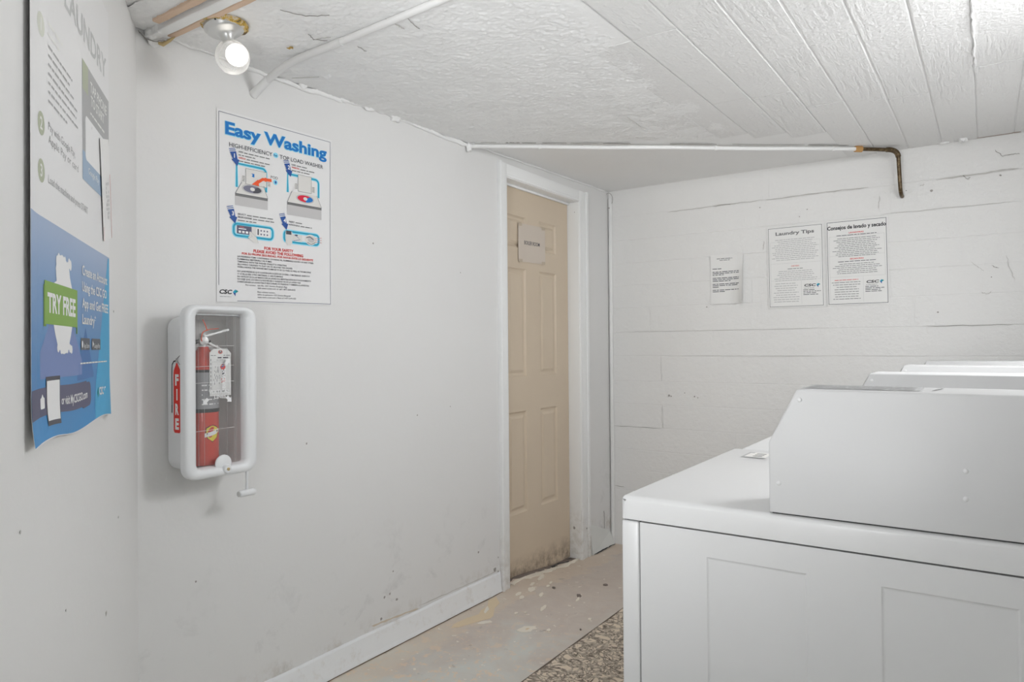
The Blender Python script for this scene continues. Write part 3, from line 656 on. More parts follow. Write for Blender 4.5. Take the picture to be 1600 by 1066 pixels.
def washer(u0, u1, vb, vf, vt, lid, b0, b1, drum):
    I.poly([(u0,vf),(u0,vb),(u1,vb),(u1,vf)], 'shade', 3); I.poly([(u0,vf),(u1,vf),(u1,vf-.008),(u0,vf-.008)], 'grey', 4)
    I.poly([(u0,vf),(u1,vf),(b1,vt),(b0,vt)], 'body', 3); I.line([(u0,vf),(u1,vf)], .0014, 'dgrey', 5); I.line([(u0,vf),(b0,vt)], .0012, 'dgrey', 5); I.line([(u1,vf),(b1,vt)], .0012, 'dgrey', 5)
    l0,l1,lb,lt = lid; I.rect(l0-.014,lb+.004,l0-.002,lb+.026,'body',3); I.rect(l1+.002,lb+.004,l1+.016,lb+.026,'body',3)
    for k in range(4): I.rect(l0-.012,lb+.008+k*.005,l0-.003,lb+.0095+k*.005,'dgrey',4); I.rect(l1+.004,lb+.008+k*.005,l1+.014,lb+.0095+k*.005,'dgrey',4)
    I.rect(l0,lb,l1,lt,'body',4); 
    for a in ((l0,lb,l1,lb+.001),(l0,lt-.001,l1,lt),(l0,lb,l0+.001,lt),(l1-.001,lb,l1,lt)): I.rect(*a,'grey',5)
    cu = (u0+u1)/2+.002; cv = (vf+vt)/2+.002; I.ell(cu,cv,.040,.0155,'shade',4); I.ell(cu,cv,.034,.012,drum[0],5); 
    I.poly([(cu-.034*cos(a),cv+.012*sin(a)) for a in [pi*.72+pi*.75*k/10 for k in range(11)]]+[(cu,cv)], drum[1], 6); I.ell(cu,cv,.009,.006,'body',7)
washer(.058,.180,.276,.314,.354,(.096,.176,.350,.402),.082,.164,('purple','dgrey'))
washer(.259,.410,.272,.315,.356,(.305,.364,.360,.420),.279,.389,('crimson','blue'))
I.poly([(.128,.388),(.128,.376),(.118,.378),(.122,.384),(.116,.388)],'blue',7); I.line([(.195,.378),(.160,.376),(.140,.362)], .010,'orange',7); I.poly([(.142,.372),(.118,.352),(.146,.351)],'orange',7)
I.poly([(.195,.379),(.168,.384),(.168,.369)],'orange',7)
I.text('POD', .193,.386,.009,'dgrey',.028,bold=.005); I.ell(.211,.375,.009,.009,'halo',3); I.ell(.212,.375,.004,.005,'navy',4)
arrow(.050,.447,'1'); arrow(.258,.449,'2'); arrow(.042,.260,'3'); arrow(.240,.262,'4')
rrline(.053,.178,.200,.216,.012); I.rect(.064,.185,.118,.212,'slate',3); I.rect(.118,.183,.190,.213,'body',3); I.rect(.136,.184,.190,.212,'white',4)
for k in range(3): I.rect(.070+.013*k,.188,.079+.013*k,.195,'white',4)
I.rect(.070,.200,.098,.203,'white',4); I.rect(.074,.206,.090,.208,'pink',4); I.rect(.140,.188,.145,.208,'dgrey',5)
for k in range(3):
    for j in range(2): I.ell(.154+.012*k,.203-.012*j,.0032,.0032,'purple',5,8)
I.poly([(.108,.194),(.113,.196),(.136,.178),(.142,.160),(.124,.162),(.104,.176),(.110,.182)],'body',6); I.line([(.108,.194),(.120,.180),(.104,.172)],.001,'lgrey',7); I.line([(.113,.196),(.137,.178),(.143,.160)],.001,'lgrey',7)
rrline(.247,.178,.397,.214,.012); I.rect(.252,.172,.280,.214,'body',4); I.rect(.254,.203,.276,.216,'dgrey',5); I.rect(.258,.165,.274,.200,'body',6); I.rect(.283,.182,.322,.206,'body',4)
I.line([(.288,.204),(.300,.200),(.314,.190),(.286,.183)],.0016,'navy',5); I.rect(.292,.202,.303,.206,'dgrey',6); I.ell(.360,.194,.026,.019,'body',5); I.ell(.362,.195,.015,.011,'shade',6); I.line([(.340,.200),(.356,.205),(.372,.196)],.003,'dgrey',7); I.line([(.345,.184),(.362,.178),(.380,.186)],.002,'grey',7)
for k in range(3): I.line([(.378,.200-.006*k),(.410,.206-.009*k)],.0014,'pink',7)
I.done('illustration', ew)
X = Print(FE2); rn = random.Random(3)
def para(u, v, lines, lh, cs=('dgrey','dgrey')):
    for i, (hd, hw, wl2) in enumerate(lines):
        vv = v-lh*i
        if hd: X.text(hd, u, vv, .0050, 'red' if hd in ('AGREGUE','VIERTA') else 'dgrey', hw, bold=.02); X.words(u+hw+.004, vv, u+wl2, .0048, 'grey', 2, rn)
        else: X.words(u, vv, u+wl2, .0048, 'grey', 2, rn)
para(.070,.449,[('ADD',.017,.118),(None,0,.062),('AGREGUE',.026,.118),(None,0,.100)],.0098)
para(.278,.447,[('LOAD',.018,.066),('VIERTA',.034,.100),(None,0,.078)],.0098)
para(.067,.246,[('SELECT',.030,.138),('SELECCIONE',.052,.138),(None,0,.070)],.0098)
para(.266,.246,[('INSERT',.024,.056),('INTRODUZCA',.046,.100)],.0105)
X.text('FOR YOUR SAFETY', .2255,.142,.0092,'red',.118,bold=.03,al='c'); X.text('PLEASE AVOID THE FOLLOWING', .226,.129,.0092,'red',.202,bold=.03,al='c')
X.text('POR SU PROPIA SEGURIDAD, POR FAVOR EVITE LO SIGUIENTE', .2265,.1185,.0066,'red',.289,bold=.025,al='c')
for k,(s_,w_2) in enumerate((('LAUNDERING ITEMS CONTAINING COOKING OIL, FLAMMABLE LIQUIDS OR ANY OTHER',.307),('FLAMMABLE MATERIALS OR FUMES',.13),('TAMPERING WITH THE WASHER WHILE IT IS OPERATING',.19),('ALLOWING CHILDREN TO PLAY ON OR AROUND THE WASHER',.215),('OVERLOADING THE WASHER MAY DAMAGE YOUR CLOTHES AS WELL AS THE MACHINE',.295))):
    X.text(s_, .066,.1085-.0085*k,.0052,'dgrey',w_2,bold=.012,res=1)
for k,(s_,w_2) in enumerate((('NO LAVE PRENDAS QUE CONTENGAN ACEITE DE COCINA, O MATERIALES GASEOSOS',.290),('O CUALQUIER OTRO MATERIAL O GAS FLAMABLE',.175),('NO INTRODUZCA LAS MANOS EN LA LAVADORA MIENTRAS ESTA EN FUNCIONAMIENTO',.296),('NO DEJE QUE LOS NINOS JUEGUEN EN O ALREDEDOR DE LA LAVADORA',.250),('SOBRECARGAR LA LAVADORA PUEDE DANAR SUS PRENDAS Y TAMBIEN LA LAVADORA',.287))):
    X.text(s_, .066,.0605-.0085*k,.0052,'dgrey',w_2,bold=.012,res=1)
X.text('For service:', .096,.0175,.0046,'dgrey',.038,bold=.01,res=1); X.text('use the CSC Service Request App', .141,.0175,.0052,'dgrey',.118,bold=.01,res=1); X.text('visit www.cscsw.com or call 1-877-264-6622', .141,.009,.0052,'dgrey',.152,bold=.01,res=1)
X.text('Para solicitar servicio,', .141,-.004,.0050,'dgrey',.070,bold=.01,res=1); X.text('utilice la aplicacion CSC Service Request', .141,-.0125,.0050,'dgrey',.132,bold=.01,res=1); X.text('visita www.cscsw.com o llame al 1-877-264-6622', .141,-.021,.0050,'dgrey',.155,bold=.01,res=1)
csc(X, .001,-.012,.013,.044); X.words(.004,-.022,.044,.003,'lgrey',2,rn)
X.done('small_print', ew)

# ------------------------------------------------------------------ blue service poster on the diagonal wall
T0 = 1.03
def FB(u, v, h):
    h *= .3
    s_ = T0-u; b = .0045+.0006*sin(u*9+.6)+.007*max(0,1-v/.07)**2*(.5+.5*sin(u*15+.5))+.004*max(0,1-u/.05)
    p_ = c0-dw*s_+nw*(b+h); return Vector((p_.x,p_.y,1.063+v+.006*sin(u*16)*max(0,(.12-v)/.12)))
bp_ = root('service_poster', (-1.42,.62,1.06), 'large blue and white TRY FREE service poster curling off the near wall', 'poster')
sheet('sheet', FB, .607, .914, M_glossy, bp_, 40, 100)
Z = Print(FB, .0005)
Z.rect(.0015,.0015,.6055,.355,M_bluep,1,30,16)
def gridpoly(u0,u1,lo,hi,c,layer,n=12,nv=4):
    pts = []; 
    for i in range(n+1):
        u = u0+(u1-u0)*i/n; a = lo(u); b = hi(u)
        for j in range(nv+1): pts.append((u,a+(b-a)*j/nv))
    Z.raw(pts, [(i*(nv+1)+j,(i+1)*(nv+1)+j,(i+1)*(nv+1)+j+1,i*(nv+1)+j+1) for i in range(n) for j in range(nv)], c, layer)
gridpoly(.43,.604,lambda u:.002,lambda u:min(.352,.002+(u-.43)*2.2),'fac2',2)
gridpoly(.06,.34,lambda u:.10+.0*u,lambda u:max(.101,.26-abs(u-.19)*.9),'fac3',2)
gridpoly(.30,.44,lambda u:.09,lambda u:.09+max(.001,.10-abs(u-.37)*1.3),'fac1',2)
Z.done('blue_field', bp_)
J = Print(FB, .0005)
# detergent jug-like silhouette with scalloped outline
jp = [(.155,.262),(.150,.283),(.160,.300),(.176,.307),(.192,.310),(.208,.306),(.224,.300),(.240,.290),(.246,.275),(.262,.255),(.262,.190),(.250,.170),(.238,.155),(.222,.143),(.205,.139),(.190,.140),(.176,.148),(.160,.155),(.146,.172),(.135,.190),(.130,.255)]
J.poly(jp,'white',4); 
for k in range(10): J.ell(.165+.010*k,.150+.004*sin(k*2),.008,.008,'white',4,8); J.ell(.160+.010*k,.296+.005*sin(k*1.7),.008,.010,'white',4,8)
J.text('service', .178,.272,.010,'fsteel',.05); J.text('service', .178,.165,.009,'fsteel',.045)
J.rect(.083,.188,.300,.257,'green',6,8,2); J.rect(.078,.184,.092,.250,'green2',5,1,1); J.rect(.292,.176,.300,.190,'green2',5); 
J.text('TRY FREE', .099,.208,.030,'white',.186,bold=.035,layer=7,res=3)
for k,(s_,w_2) in enumerate((('Create an Account',.238),('Using the CSC GO',.232),('App and Get FREE',.246),('Laundry*',.122))): J.text(s_, .340,.291-.0315*k,.0185,'white',w_2,bold=.018,layer=7)
J.rr(.328,.146,.405,.169,.004,'badge',6); J.rr(.422,.146,.506,.169,.004,'badge',6); J.text('App Store', .352,.150,.009,'white',.048,layer=7); J.text('Google Play', .446,.150,.009,'white',.054,layer=7)
J.ell(.340,.157,.006,.007,'white',7); J.poly([(.430,.151),(.430,.165),(.441,.158)],'white',7)
rn = random.Random(5); J.words(.322,.119,.57,.0045,'fade',7,rn)
J.rect(.002,.040,.375,.086,'slate',5,8,1); J.rr(.33,.036,.413,.083,.018,'slate',5)
J.rect(.090,.021,.174,.103,'dgrey',6); J.rect(.094,.029,.170,.096,'white',7)
J.text('or visit MyCSCGO.com', .182,.053,.0145,'white',.198,bold=.02,layer=7)
J.rr(.058,.052,.080,.070,.003,'white',7); J.poly([(.062,.069),(.069,.076),(.076,.069)],'white',7)
J.text('CSC GO', .490,.047,.0165,'white',.086,bold=.03,layer=7); J.poly([(.472,.052),(.482,.066),(.486,.050),(.478,.042)],'teal',7)
J.rect(.560,.018,.575,.020,'white',7)
# upper faded half
for n_,vv,rl in (('1',.655,.020),('2',.500,.0185),('3',.426,.0185)):
    J.ell(.070,vv,rl,.0185,'olive' if n_ != '1' else 'pale',2); J.text(n_, .070,vv-.009,.019,'fade' if n_ != '1' else 'fade',layer=3,al='c',bold=.02)
rn = random.Random(9)
J.words(.110,.672,.200,.010,'fade',2,rn); J.words(.110,.655,.185,.009,'fade',2,rn)
for k in range(7): J.words(.111,.636-.0148*k,(.27,.25,.28,.31,.30,.318,.24)[k],.0065,'lgrey',2,rn)
J.text('Pay with Google Pay,', .110,.502,.0135,'lgrey',.180); J.text('Apple Pay or card', .110,.481,.0135,'lgrey',.205)
J.text('Load the machine and press START', .109,.416,.0135,'lgrey',.285)
J.text('LAUNDRY', .215,.752,.045,'fgrey',.365,bold=.02,res=3)
J.rect(.350,.478,.605,.712,'lgrey',2,6,6); J.rect(.350,.478,.605,.535,'fsteel',3,6,2); J.rect(.350,.655,.40,.712,'olive',3,1,1); J.rr(.374,.522,.560,.610,.012,'white',4); J.text('TAP PHONE',.420,.672,.020,'fade',.160,bold=.02,layer=4); J.text('TO START',.425,.645,.020,'fade',.130,bold=.02,layer=4); J.words(.42,.625,.56,.007,'fade',4,rn)
J.line([(.432,.600),(.452,.596),(.462,.585),(.450,.570),(.446,.530)],.006,'grey',5); J.text('Google Pay',.40,.500,.012,'fade',.10,layer=4)
J.done('print', bp_)
# card clipped over the right edge of the poster
sl = root('paper_slip', (-1.65,.80,1.43), 'narrow white folded paper slip hanging over the right edge of the blue poster', 'paper')
def FS(u, v, h):
    return FB(.492+u+.045*(1-v/.235), .383+v+.022*(u/.09), .008+.004*sin(v*9)+h*3)
sheet('sheet', FS, .088, .215, M_paper, sl, 4, 10)
K = Print(FS)
rn = random.Random(2)
for k in range(3):
    for j in range(9):
        if rn.random() < .8: K.rect(.036+.012*k,.045+.009*j,.040+.012*k,.051+.009*j,'fgrey',2)
K.rect(.002,.0,.004,.03,'pink'); K.rect(.084,.0,.0865,.14,'pink')
K.done('print', sl)

# ------------------------------------------------------------------ papers on the far wall and the door
def FW(x0, z0, dx=0, curl=None):
    def F(u, v, h):
        b = curl(u, v) if curl else .0006
        return Vector((x0+u+dx*v, YF-.0012-b-h, z0+v))
    return F
def tips(name, label, x0, z0, W, H, title, tcol, tw, th_, dark):
    r = root(name, (x0+W/2, YF, z0), label, 'poster'); F = FW(x0, z0, -.012)
    sheet('sheet', F, W, H, M_paper, r, 2, 3)
    P = Print(F, .0004); m_ = .006
    for a in ((m_,m_,W-m_,m_+.0022),(m_,H-m_-.0022,W-m_,H-m_),(m_,m_,m_+.0022,H-m_),(W-m_-.0022,m_,W-m_,H-m_)): P.rect(*a, 'dgrey' if dark else 'grey', 1)
    for a in ((.016,.15,W-.016,.1506),(.016,.365,W-.016,.3656),(.016,.015,.0166,.365),(W-.0166,.15,W-.016,.365),(.175,.015,.1756,.148),(.016,.262 if dark else .245,W-.016,.2626 if dark else .2456)): P.rect(*a,'lgrey',1)
    P.done('border', r)
    P = Print(F, .0004); P.text(title, W/2, H-.047, th_, tcol, tw, bold=.03, al='c', res=3)
    P.done('title', r)
    P = Print(F, .0004); rn = random.Random(len(title)); c = 'grey' if dark else 'lgrey'; cx_ = W/2
    def cl(v, w_, h_, col): P.words(cx_-w_/2, v, cx_+w_/2, h_, col, 2, rn)
    if dark: P.text('LAVADORAS', cx_, .378,.0075,'red',.070,bold=.02,al='c'); cl(.368,.19,.005,'dgrey')
    for k in range(11 if dark else 12): cl(.352-.0095*k if dark else .375-.0102*k, rn.uniform(.17,.245), .0042, c)
    P.text('SECADORAS' if dark else 'DRYERS', cx_, .240 if dark else .225, .0070, 'red' if dark else 'pink', .065 if dark else .040, bold=.02, al='c')
    cl(.229 if dark else .212, .18 if dark else .08, .005, 'dgrey' if dark else 'grey')
    for k in range(6): cl(.216-.0098*k if dark else .200-.0102*k, rn.uniform(.15,.235), .0042, c)
    for k in range(9): 
        w_ = rn.uniform(.09,.145); P.words(.095-w_/2, .132-.0125*k, .095+w_/2, .0045, ('pink' if (k < 2 and dark) else c) if k > 3 or not dark else ('red' if k < 1 else 'grey'), 2, rn)
    csc(P, .188,.112,.013,.058)
    P.words(.188,.102,.24,.003,'grey',2,rn)
    for k in range(4): P.words(.184,.092-.0085*k,.184+(.06,.088,.07,.075)[k],.0052,'dgrey',2,rn)
    P.done('small_print', r); return r
tips('laundry_tips_poster', 'white Laundry Tips sheet with faded grey title, left of its darker printed twin', -1.007,1.409,.291,.450,'Laundry Tips','grey',.200,.0175,False)
tips('laundry_tips_poster', 'white sheet titled Consejos de lavado y secado in bold black, on the far wall', -.703,1.411,.294,.450,'Consejos de lavado y secado','black',.278,.019,True)
nt_ = root('notice_sheet', (-1.24,YF,1.44), 'small plain white typed notice curling off the far wall at its right edge', 'notice')
Fn = FW(-1.334,1.444,.004,lambda u,v: .0008+.045*max(0,(u-.11)/.078)**2*max(0,1-v/.32)+.004*max(0,(.04-u)/.04)*max(0,(v-.15)/.14))
sheet('sheet', Fn, .188, .288, M_paper, nt_, 10, 10)
P = Print(Fn, .0004); rn = random.Random(11)
P.words(.035,.262,.125,.0055,'grey',2,rn); P.words(.052,.253,.115,.005,'grey',2,rn)
P.words(.010,.204,.062,.006,'dgrey',2,rn)
for v_, e_ in ((.186,.165),(.177,.165),(.168,.075),(.150,.165),(.141,.165),(.132,.115),(.115,.165),(.106,.165),(.097,.045),(.080,.165),(.071,.085)): P.words(.010,v_,e_,.0062,'dgrey',2,rn)
P.done('small_print', nt_)
bs = root('door_sign', (XD,3.20,1.66), 'cream sheet reading BOILER ROOM taped to the beige door', 'sign')
def FD(u, v, h): return Vector((XD+.003+.006*((u/.275)-.5)**2+.004*(1-v/.21)*0+h, 3.068+u, 1.662+v+.006*(u/.275)-.0*u))
sheet('sheet', FD, .272, .206, M_sign, bs, 6, 4)
P = Print(FD, .0005); P.text('BOILER ROOM', .137,.096,.020,'dgrey',.155,bold=.01,al='c',layer=1,res=3); P.done('lettering', bs)
for u,v in ((.002,.190),(.235,.190),(.004,-.004),(.235,-.004)):
    vs_ = [FD(u+a,v+b,.0012) for a,b in ((0,0),(.034,.002),(.036,.018),(.001,.017))]; pydata('tape', vs_, [(0,1,2,3)], mat('beige_tape',(.55,.46,.35),.5) if 'beige_tape' not in bpy.data.materials else bpy.data.materials['beige_tape'], bs)

# ------------------------------------------------------------------ extinguisher cabinet
X0 = XW; cab = root('extinguisher_cabinet', (X0,1.21,.845), 'white plastic wall cabinet with clear window and FIRE sticker', 'cabinet')
def rrloop(y0,y1,z0,z1,r,x,n=7):
    L = []
    for cy,cz,a in ((y1-r,z0+r,-pi/2),(y1-r,z1-r,0),(y0+r,z1-r,pi/2),(y0+r,z0+r,pi)):
        L += [(x, cy+r*cos(a+k*pi/2/(n-1)), cz+r*sin(a+k*pi/2/(n-1))) for k in range(n)]
    return L
def loops(name, Ls, m, parent, cap0=False, cap1=False, close=False, ang=40):
    n = len(Ls[0]); vs = [p_ for l in Ls for p_ in l]; fs = []
    for k in range(len(Ls)-1): fs += ring_faces(n, k)
    if close: fs += [((len(Ls)-1)*n+i,(len(Ls)-1)*n+(i+1)%n,(i+1)%n,i) for i in range(n)]
    if cap0: fs.append(tuple(range(n-1,-1,-1)))
    if cap1: fs.append(tuple(range((len(Ls)-1)*n,len(Ls)*n)))
    bm = bmesh.new(); bv = [bm.verts.new(v) for v in vs]
    for f in fs: bm.faces.new([bv[i] for i in f])
    bmesh.ops.recalc_face_normals(bm, faces=bm.faces); return bm_obj(name, bm, m, parent, auto=ang)
CY0,CY1,CZ0,CZ1 = 1.110,1.312,.848,1.322
loops('case', [rrloop(CY0+.012,CY1-.012,CZ0+.014,CZ1-.030,.035,X0+.001), rrloop(CY0,CY1,CZ0+.006,CZ1-.018,.035,X0+.012), rrloop(CY0,CY1,CZ0+.002,CZ1-.008,.035,X0+.096), rrloop(CY0-.003,CY1+.003,CZ0,CZ1,.036,X0+.104),
    rrloop(CY0+.006,CY1-.006,CZ0+.010,CZ1-.014,.030,X0+.104)], M_cab, cab, True)
loops('liner', [rrloop(CY0+.007,CY1-.007,CZ0+.011,CZ1-.016,.030,X0+.103), rrloop(CY0+.010,CY1-.010,CZ0+.014,CZ1-.026,.030,X0+.006)], M_caseback, cab, False, True)
FY0,FY1,FZ0,FZ1 = 1.094,1.328,.832,1.336
def fl(ins, x, r): return rrloop(FY0+ins,FY1-ins,FZ0+ins,FZ1-ins,r,x)
def fo(gy0,gy1,gz0,gz1,x,r): return rrloop(gy0,gy1,gz0,gz1,r,x)
loops('door_frame', [fl(0,X0+.104,.036), fl(0,X0+.124,.036), fl(.004,X0+.131,.034), fl(.012,X0+.133,.028), fo(1.120,1.302,.856,1.322,X0+.131,.022), fo(1.129,1.292,.860,1.316,X0+.124,.016), fo(1.134,1.286,.864,1.312,X0+.110,.010), fo(1.134,1.286,.864,1.312,X0+.104,.010)], M_cab, cab, close=True, ang=50)
pane = box('window_pane', (X0+.106,1.130,.860), (X0+.109,1.290,1.316), M_pane, cab)
FP = lambda u,v,h: Vector((X0+.1095+h, 1.134+u, .864+v))
P = Print(FP, .0003)
for u in (.012,.030,.104,.127,.132): P.rect(u,.004,u+.0007,.442,'lgrey',1)
for v in (.105,.245,.293,.352): P.line([(.0,v),(.128,v+.002)], .0009, 'white', 1)
P.text('VERTICAL', .044,.212,.0105,'white',.068,bold=.02); P.text('LINES', .062,.197,.0105,'white',.038,bold=.02)
P.text('BREAK', .098,.226,.010,'white',.06,bold=.02,rot=pi/2) 
def warrow(u, v, a):
    pts = [(-.005,-.011),(.005,-.011),(.005,0),(.010,0),(0,.012),(-.010,0),(-.005,0)]; P.poly([(u+x*cos(a)-y*sin(a), v+x*sin(a)+y*cos(a)) for x,y in pts], 'white', 2)
warrow(.106,.306,-.7); warrow(.034,.190,2.4); warrow(.110,.193,-2.4)
P.done('window_print', pane)
# lock boss at the bottom rail
lathe('lock', [(.026,0),(.026,.004),(.022,.007)], (X0+.120,1.216,.868), M_cab, cab, Vector((1,0,0)), 28)
lk = lathe('lock_cap', [(.014,.0),(.014,.016),(.011,.020)], (X0+.118,1.222,.852), M_cab, cab, Vector((1,0,0)), 20)
lathe('lock_screw', [(.0045,0),(.0045,.0025),(.002,.003)], (X0+.138,1.222,.852), M_brass, lk, Vector((1,0,0)), 12)
# breaker bar hanging underneath
HX = X0+.112
bar = root('breaker_bar', (HX,1.302,.77), 'small white tapping hammer bar hanging below the cabinet on a thin rod', 'hammer')
tube('rod', [(HX,1.302,.832),(HX,1.302,.80),(HX,1.302,.776)], .0042, M_cab, bar, 10)
lathe('head', [(.001,0),(.008,.001),(.0105,.004),(.0105,.052),(.008,.056),(.001,.057)], (HX,1.274,.765), M_cab, bar, Vector((.0,1,.0)), 18)
lathe('head_cap', [(.0085,0),(.0085,.002),(.004,.0025)], (HX,1.2745,.765), M_metal, bar, Vector((0,-1,0)), 18)
# FIRE sticker on the side facing the room
FF = lambda u,v,h: Vector((X0+.024+u, CY0-.0004-h, .968+v))
P = Print(FF, .0003)
P.poly([(.021,.180),(.026,.188),(.031,.196),(.032,.204),(.040,.204),(.041,.196),(.046,.190),(.053,.182),(.055,.172),(.055,.004),(.050,-.002),(.024,-.002),(.019,.004),(.019,.172)],'red',1)
P.rect(.031,.200,.041,.214,'fgrey',2); P.line([(.034,.210),(.052,.222),(.056,.219)],.0018,'grey',2); P.line([(.040,.206),(.056,.194)],.0015,'grey',2)
P.line([(.033,.207),(.020,.205),(.012,.196),(.010,.180),(.010,.085)],.0040,'black',1); P.rect(.0075,.055,.0125,.085,'black',1); P.rect(.0085,.078,.0120,.084,'grey',2)
for k, ch_ in enumerate('FIRE'): P.text(ch_, .037,.137-.0425*k,.029,'white',.006 if ch_ == 'I' else .019,bold=.05,al='c',layer=2)
P.done('fire_sticker', cab)

# extinguisher standing inside
ex = root('fire_extinguisher', (-1.925+.0,1.196,.863), 'red fire extinguisher with silver levers inside the wall cabinet', 'extinguisher')
ec = (X0+.053,1.196,.863)
body = lathe('cylinder', [(.040,0),(.042,.003),(.0430,.012),(.0430,.285),(.040,.310),(.032,.330),(.018,.343),(.015,.352)], ec, M_red, ex, n=36)
lathe('label_band', [(.0434,0),(.0434,.112)], (ec[0],ec[1],1.030), mat('grey_label_print',(.33,.33,.34),.5), body, n=36)
lathe('rubber_strap', [(.0441,0),(.0445,.002),(.0445,.009),(.0441,.011)], (ec[0],ec[1],1.020), M_black, body, n=36)
lathe('label_edge', [(.0437,0),(.0437,.008)], (ec[0],ec[1],1.139), M_black, body, n=36)
def cyl_map(u,v,h):   # wraps print round the cylinder, centred toward the window
    a = u/.043+.05; r_ = .0432+h; return Vector((ec[0]+r_*cos(a), ec[1]+r_*sin(a), .863+v))
P = Print(cyl_map, .0004)
sh = [(-.020,.112),(-.010,.117),(0,.120),(.010,.117),(.020,.112),(.021,.095),(.016,.080),(.0,.068),(-.016,.080),(-.021,.095)]
P.poly(sh,'black',1); P.poly([(u*.9,.094+(v-.094)*.9) for u,v in sh],'yellow',2); P.raw([(-.023,.096),(-.008,.099),(.008,.103),(.024,.108),(-.023,.084),(-.008,.087),(.008,.091),(.024,.096)],[(0,4,5,1),(1,5,6,2),(2,6,7,3)],'white',3)
rn = random.Random(4)
for k in range(5): P.words(-.03,.180+.014*k,.03,.006,'white',2,rn)
P.text('BADGER',-.018,.090,.007,'black',.036,bold=.02,layer=4) if False else P.words(-.017,.092,.018,.007,'black',4,rn,slope=.2)
P.done('badge_label', body)
zt = .863+.352
lathe('valve', [(.012,0),(.012,.008),(.016,.010),(.016,.024),(.010,.028),(.010,.040)], (ec[0],ec[1],zt), M_metal, ex, n=20)
lathe('gauge', [(.013,0),(.013,.007),(.011,.008)], (ec[0]+.012,ec[1]-.006,zt+.018), M_metal, ex, Vector((1,-.3,0)), 20)
def bar3(name, a, b, w_, h_, m, parent):
    a = Vector(a); b = Vector(b); d_ = (b-a).normalized(); s_ = d_.cross(Vector((0,0,1))).normalized()*w_/2; t_ = s_.cross(d_).normalized()*h_/2
    vs = [q+sx*s_+sz*t_ for q in (a,b) for sx,sz in ((-1,-1),(1,-1),(1,1),(-1,1))]
    bm = bmesh.new(); v = [bm.verts.new(c_) for c_ in vs]
    for f in ((0,1,2,3),(7,6,5,4),(0,4,5,1),(1,5,6,2),(2,6,7,3),(3,7,4,0)): bm.faces.new([v[i] for i in f])
    bmesh.ops.recalc_face_normals(bm, faces=bm.faces); bmesh.ops.bevel(bm, geom=list(bm.edges), offset=min(w_,h_)*.3, segments=2, affect='EDGES'); return bm_obj(name, bm, m, parent, auto=40)
up_ = bar3('squeeze_lever', (ec[0]+.004,1.192,1.246), (ec[0]+.012,1.272,1.268), .018, .006, M_metal, ex)
lo_ = bar3('carry_handle', (ec[0]+.004,1.190,1.236), (ec[0]+.012,1.277,1.190), .020, .006, M_metal, ex)
lathe('pivot', [(.0045,0),(.0045,.014),(.003,.015)], (ec[0]+.004,1.206,1.232), M_black, ex, Vector((1,0,0)), 12)
tube('tamper_seal', [(ec[0]+.02,1.183,1.296),(ec[0]+.022,1.190,1.280),(ec[0]+.021,1.196,1.264)]+arc_pts((ec[0]+.021,1.196,1.264),(ec[0]+.024,1.178,1.262),(ec[0]+.022,1.178,1.246),6)+arc_pts((ec[0]+.022,1.178,1.246),(ec[0]+.020,1.176,1.236),(ec[0]+.016,1.184,1.230),5), .0016, INK['orange'], ex, 6)
tube('safety_pin', [(ec[0]+.021,1.190,1.262),(ec[0]+.021,1.206,1.268),(ec[0]+.018,1.236,1.270)], .0013, INK['orange'], ex, 6)
tube('hose', arc_pts((ec[0]+.004,ec[1]-.014,1.232),(ec[0]+.01,1.130,1.23),(ec[0]+.012,1.138,1.10),8)+[(ec[0]+.012,1.138,.95)], .006, M_black, ex, 10)
# inspection tag
tg = root('inspection_tag', (X0+.092,1.225,1.068), 'white inspection tag with red mark tied to the extinguisher handle', 'tag')
FG = lambda u,v,h: Vector((X0+.100+.004*sin(v*20)*0+h-.001, 1.188+u, 1.068+v))
vs = [(0,0),(.070,0),(.070,.128),(.058,.141),(.014,.141),(0,.130)]
pydata('card', [FG(u,v,0) for u,v in vs]+[FG(u,v,-.0006) for u,v in vs], [tuple(range(6)),tuple(range(11,5,-1))]+[(i,i+6,(i+1)%6+6,(i+1)%6) for i in range(6)], M_paper, tg)
P = Print(FG, .0003); rn = random.Random(8)
P.ell(.035,.131,.0075,.006,'pink',1); P.ell(.035,.132,.0045,.0035,'dgrey',2)
P.words(.004,.120,.020,.003,'grey',1,rn); P.words(.045,.120,.066,.003,'grey',1,rn); P.words(.026,.112,.068,.0065,'dgrey',1,rn); P.words(.022,.106,.05,.003,'lgrey',1,rn)
P.frame(.007,.010,.063,.102,.0007,'lgrey',1)
P.ell(.043,.086,.0085,.0085,'red',2); P.poly([(.036,.084),(.043,.0945),(.049,.090),(.042,.086)],'navy',3); P.rect(.041,.058,.049,.077,'dgrey',2); P.text('26',.037,.040,.011,'red',.014,bold=.03)
for k in range(16): u = rn.uniform(.012,.034); v = rn.uniform(.030,.085); P.rect(u,v,u+.0012,v+rn.uniform(.004,.010),'dgrey',2)
for k in range(8): P.rect(.003,.02+.012*k,.0045,.027+.012*k,'dgrey',2)
P.words(.010,.013,.060,.003,'grey',2,rn); P.done('print', tg)
tube('tie', [(X0+.100,1.223,1.199),(X0+.096,1.221,1.212),(X0+.090,1.218,1.220)], .0012, M_metal, tg, 6)

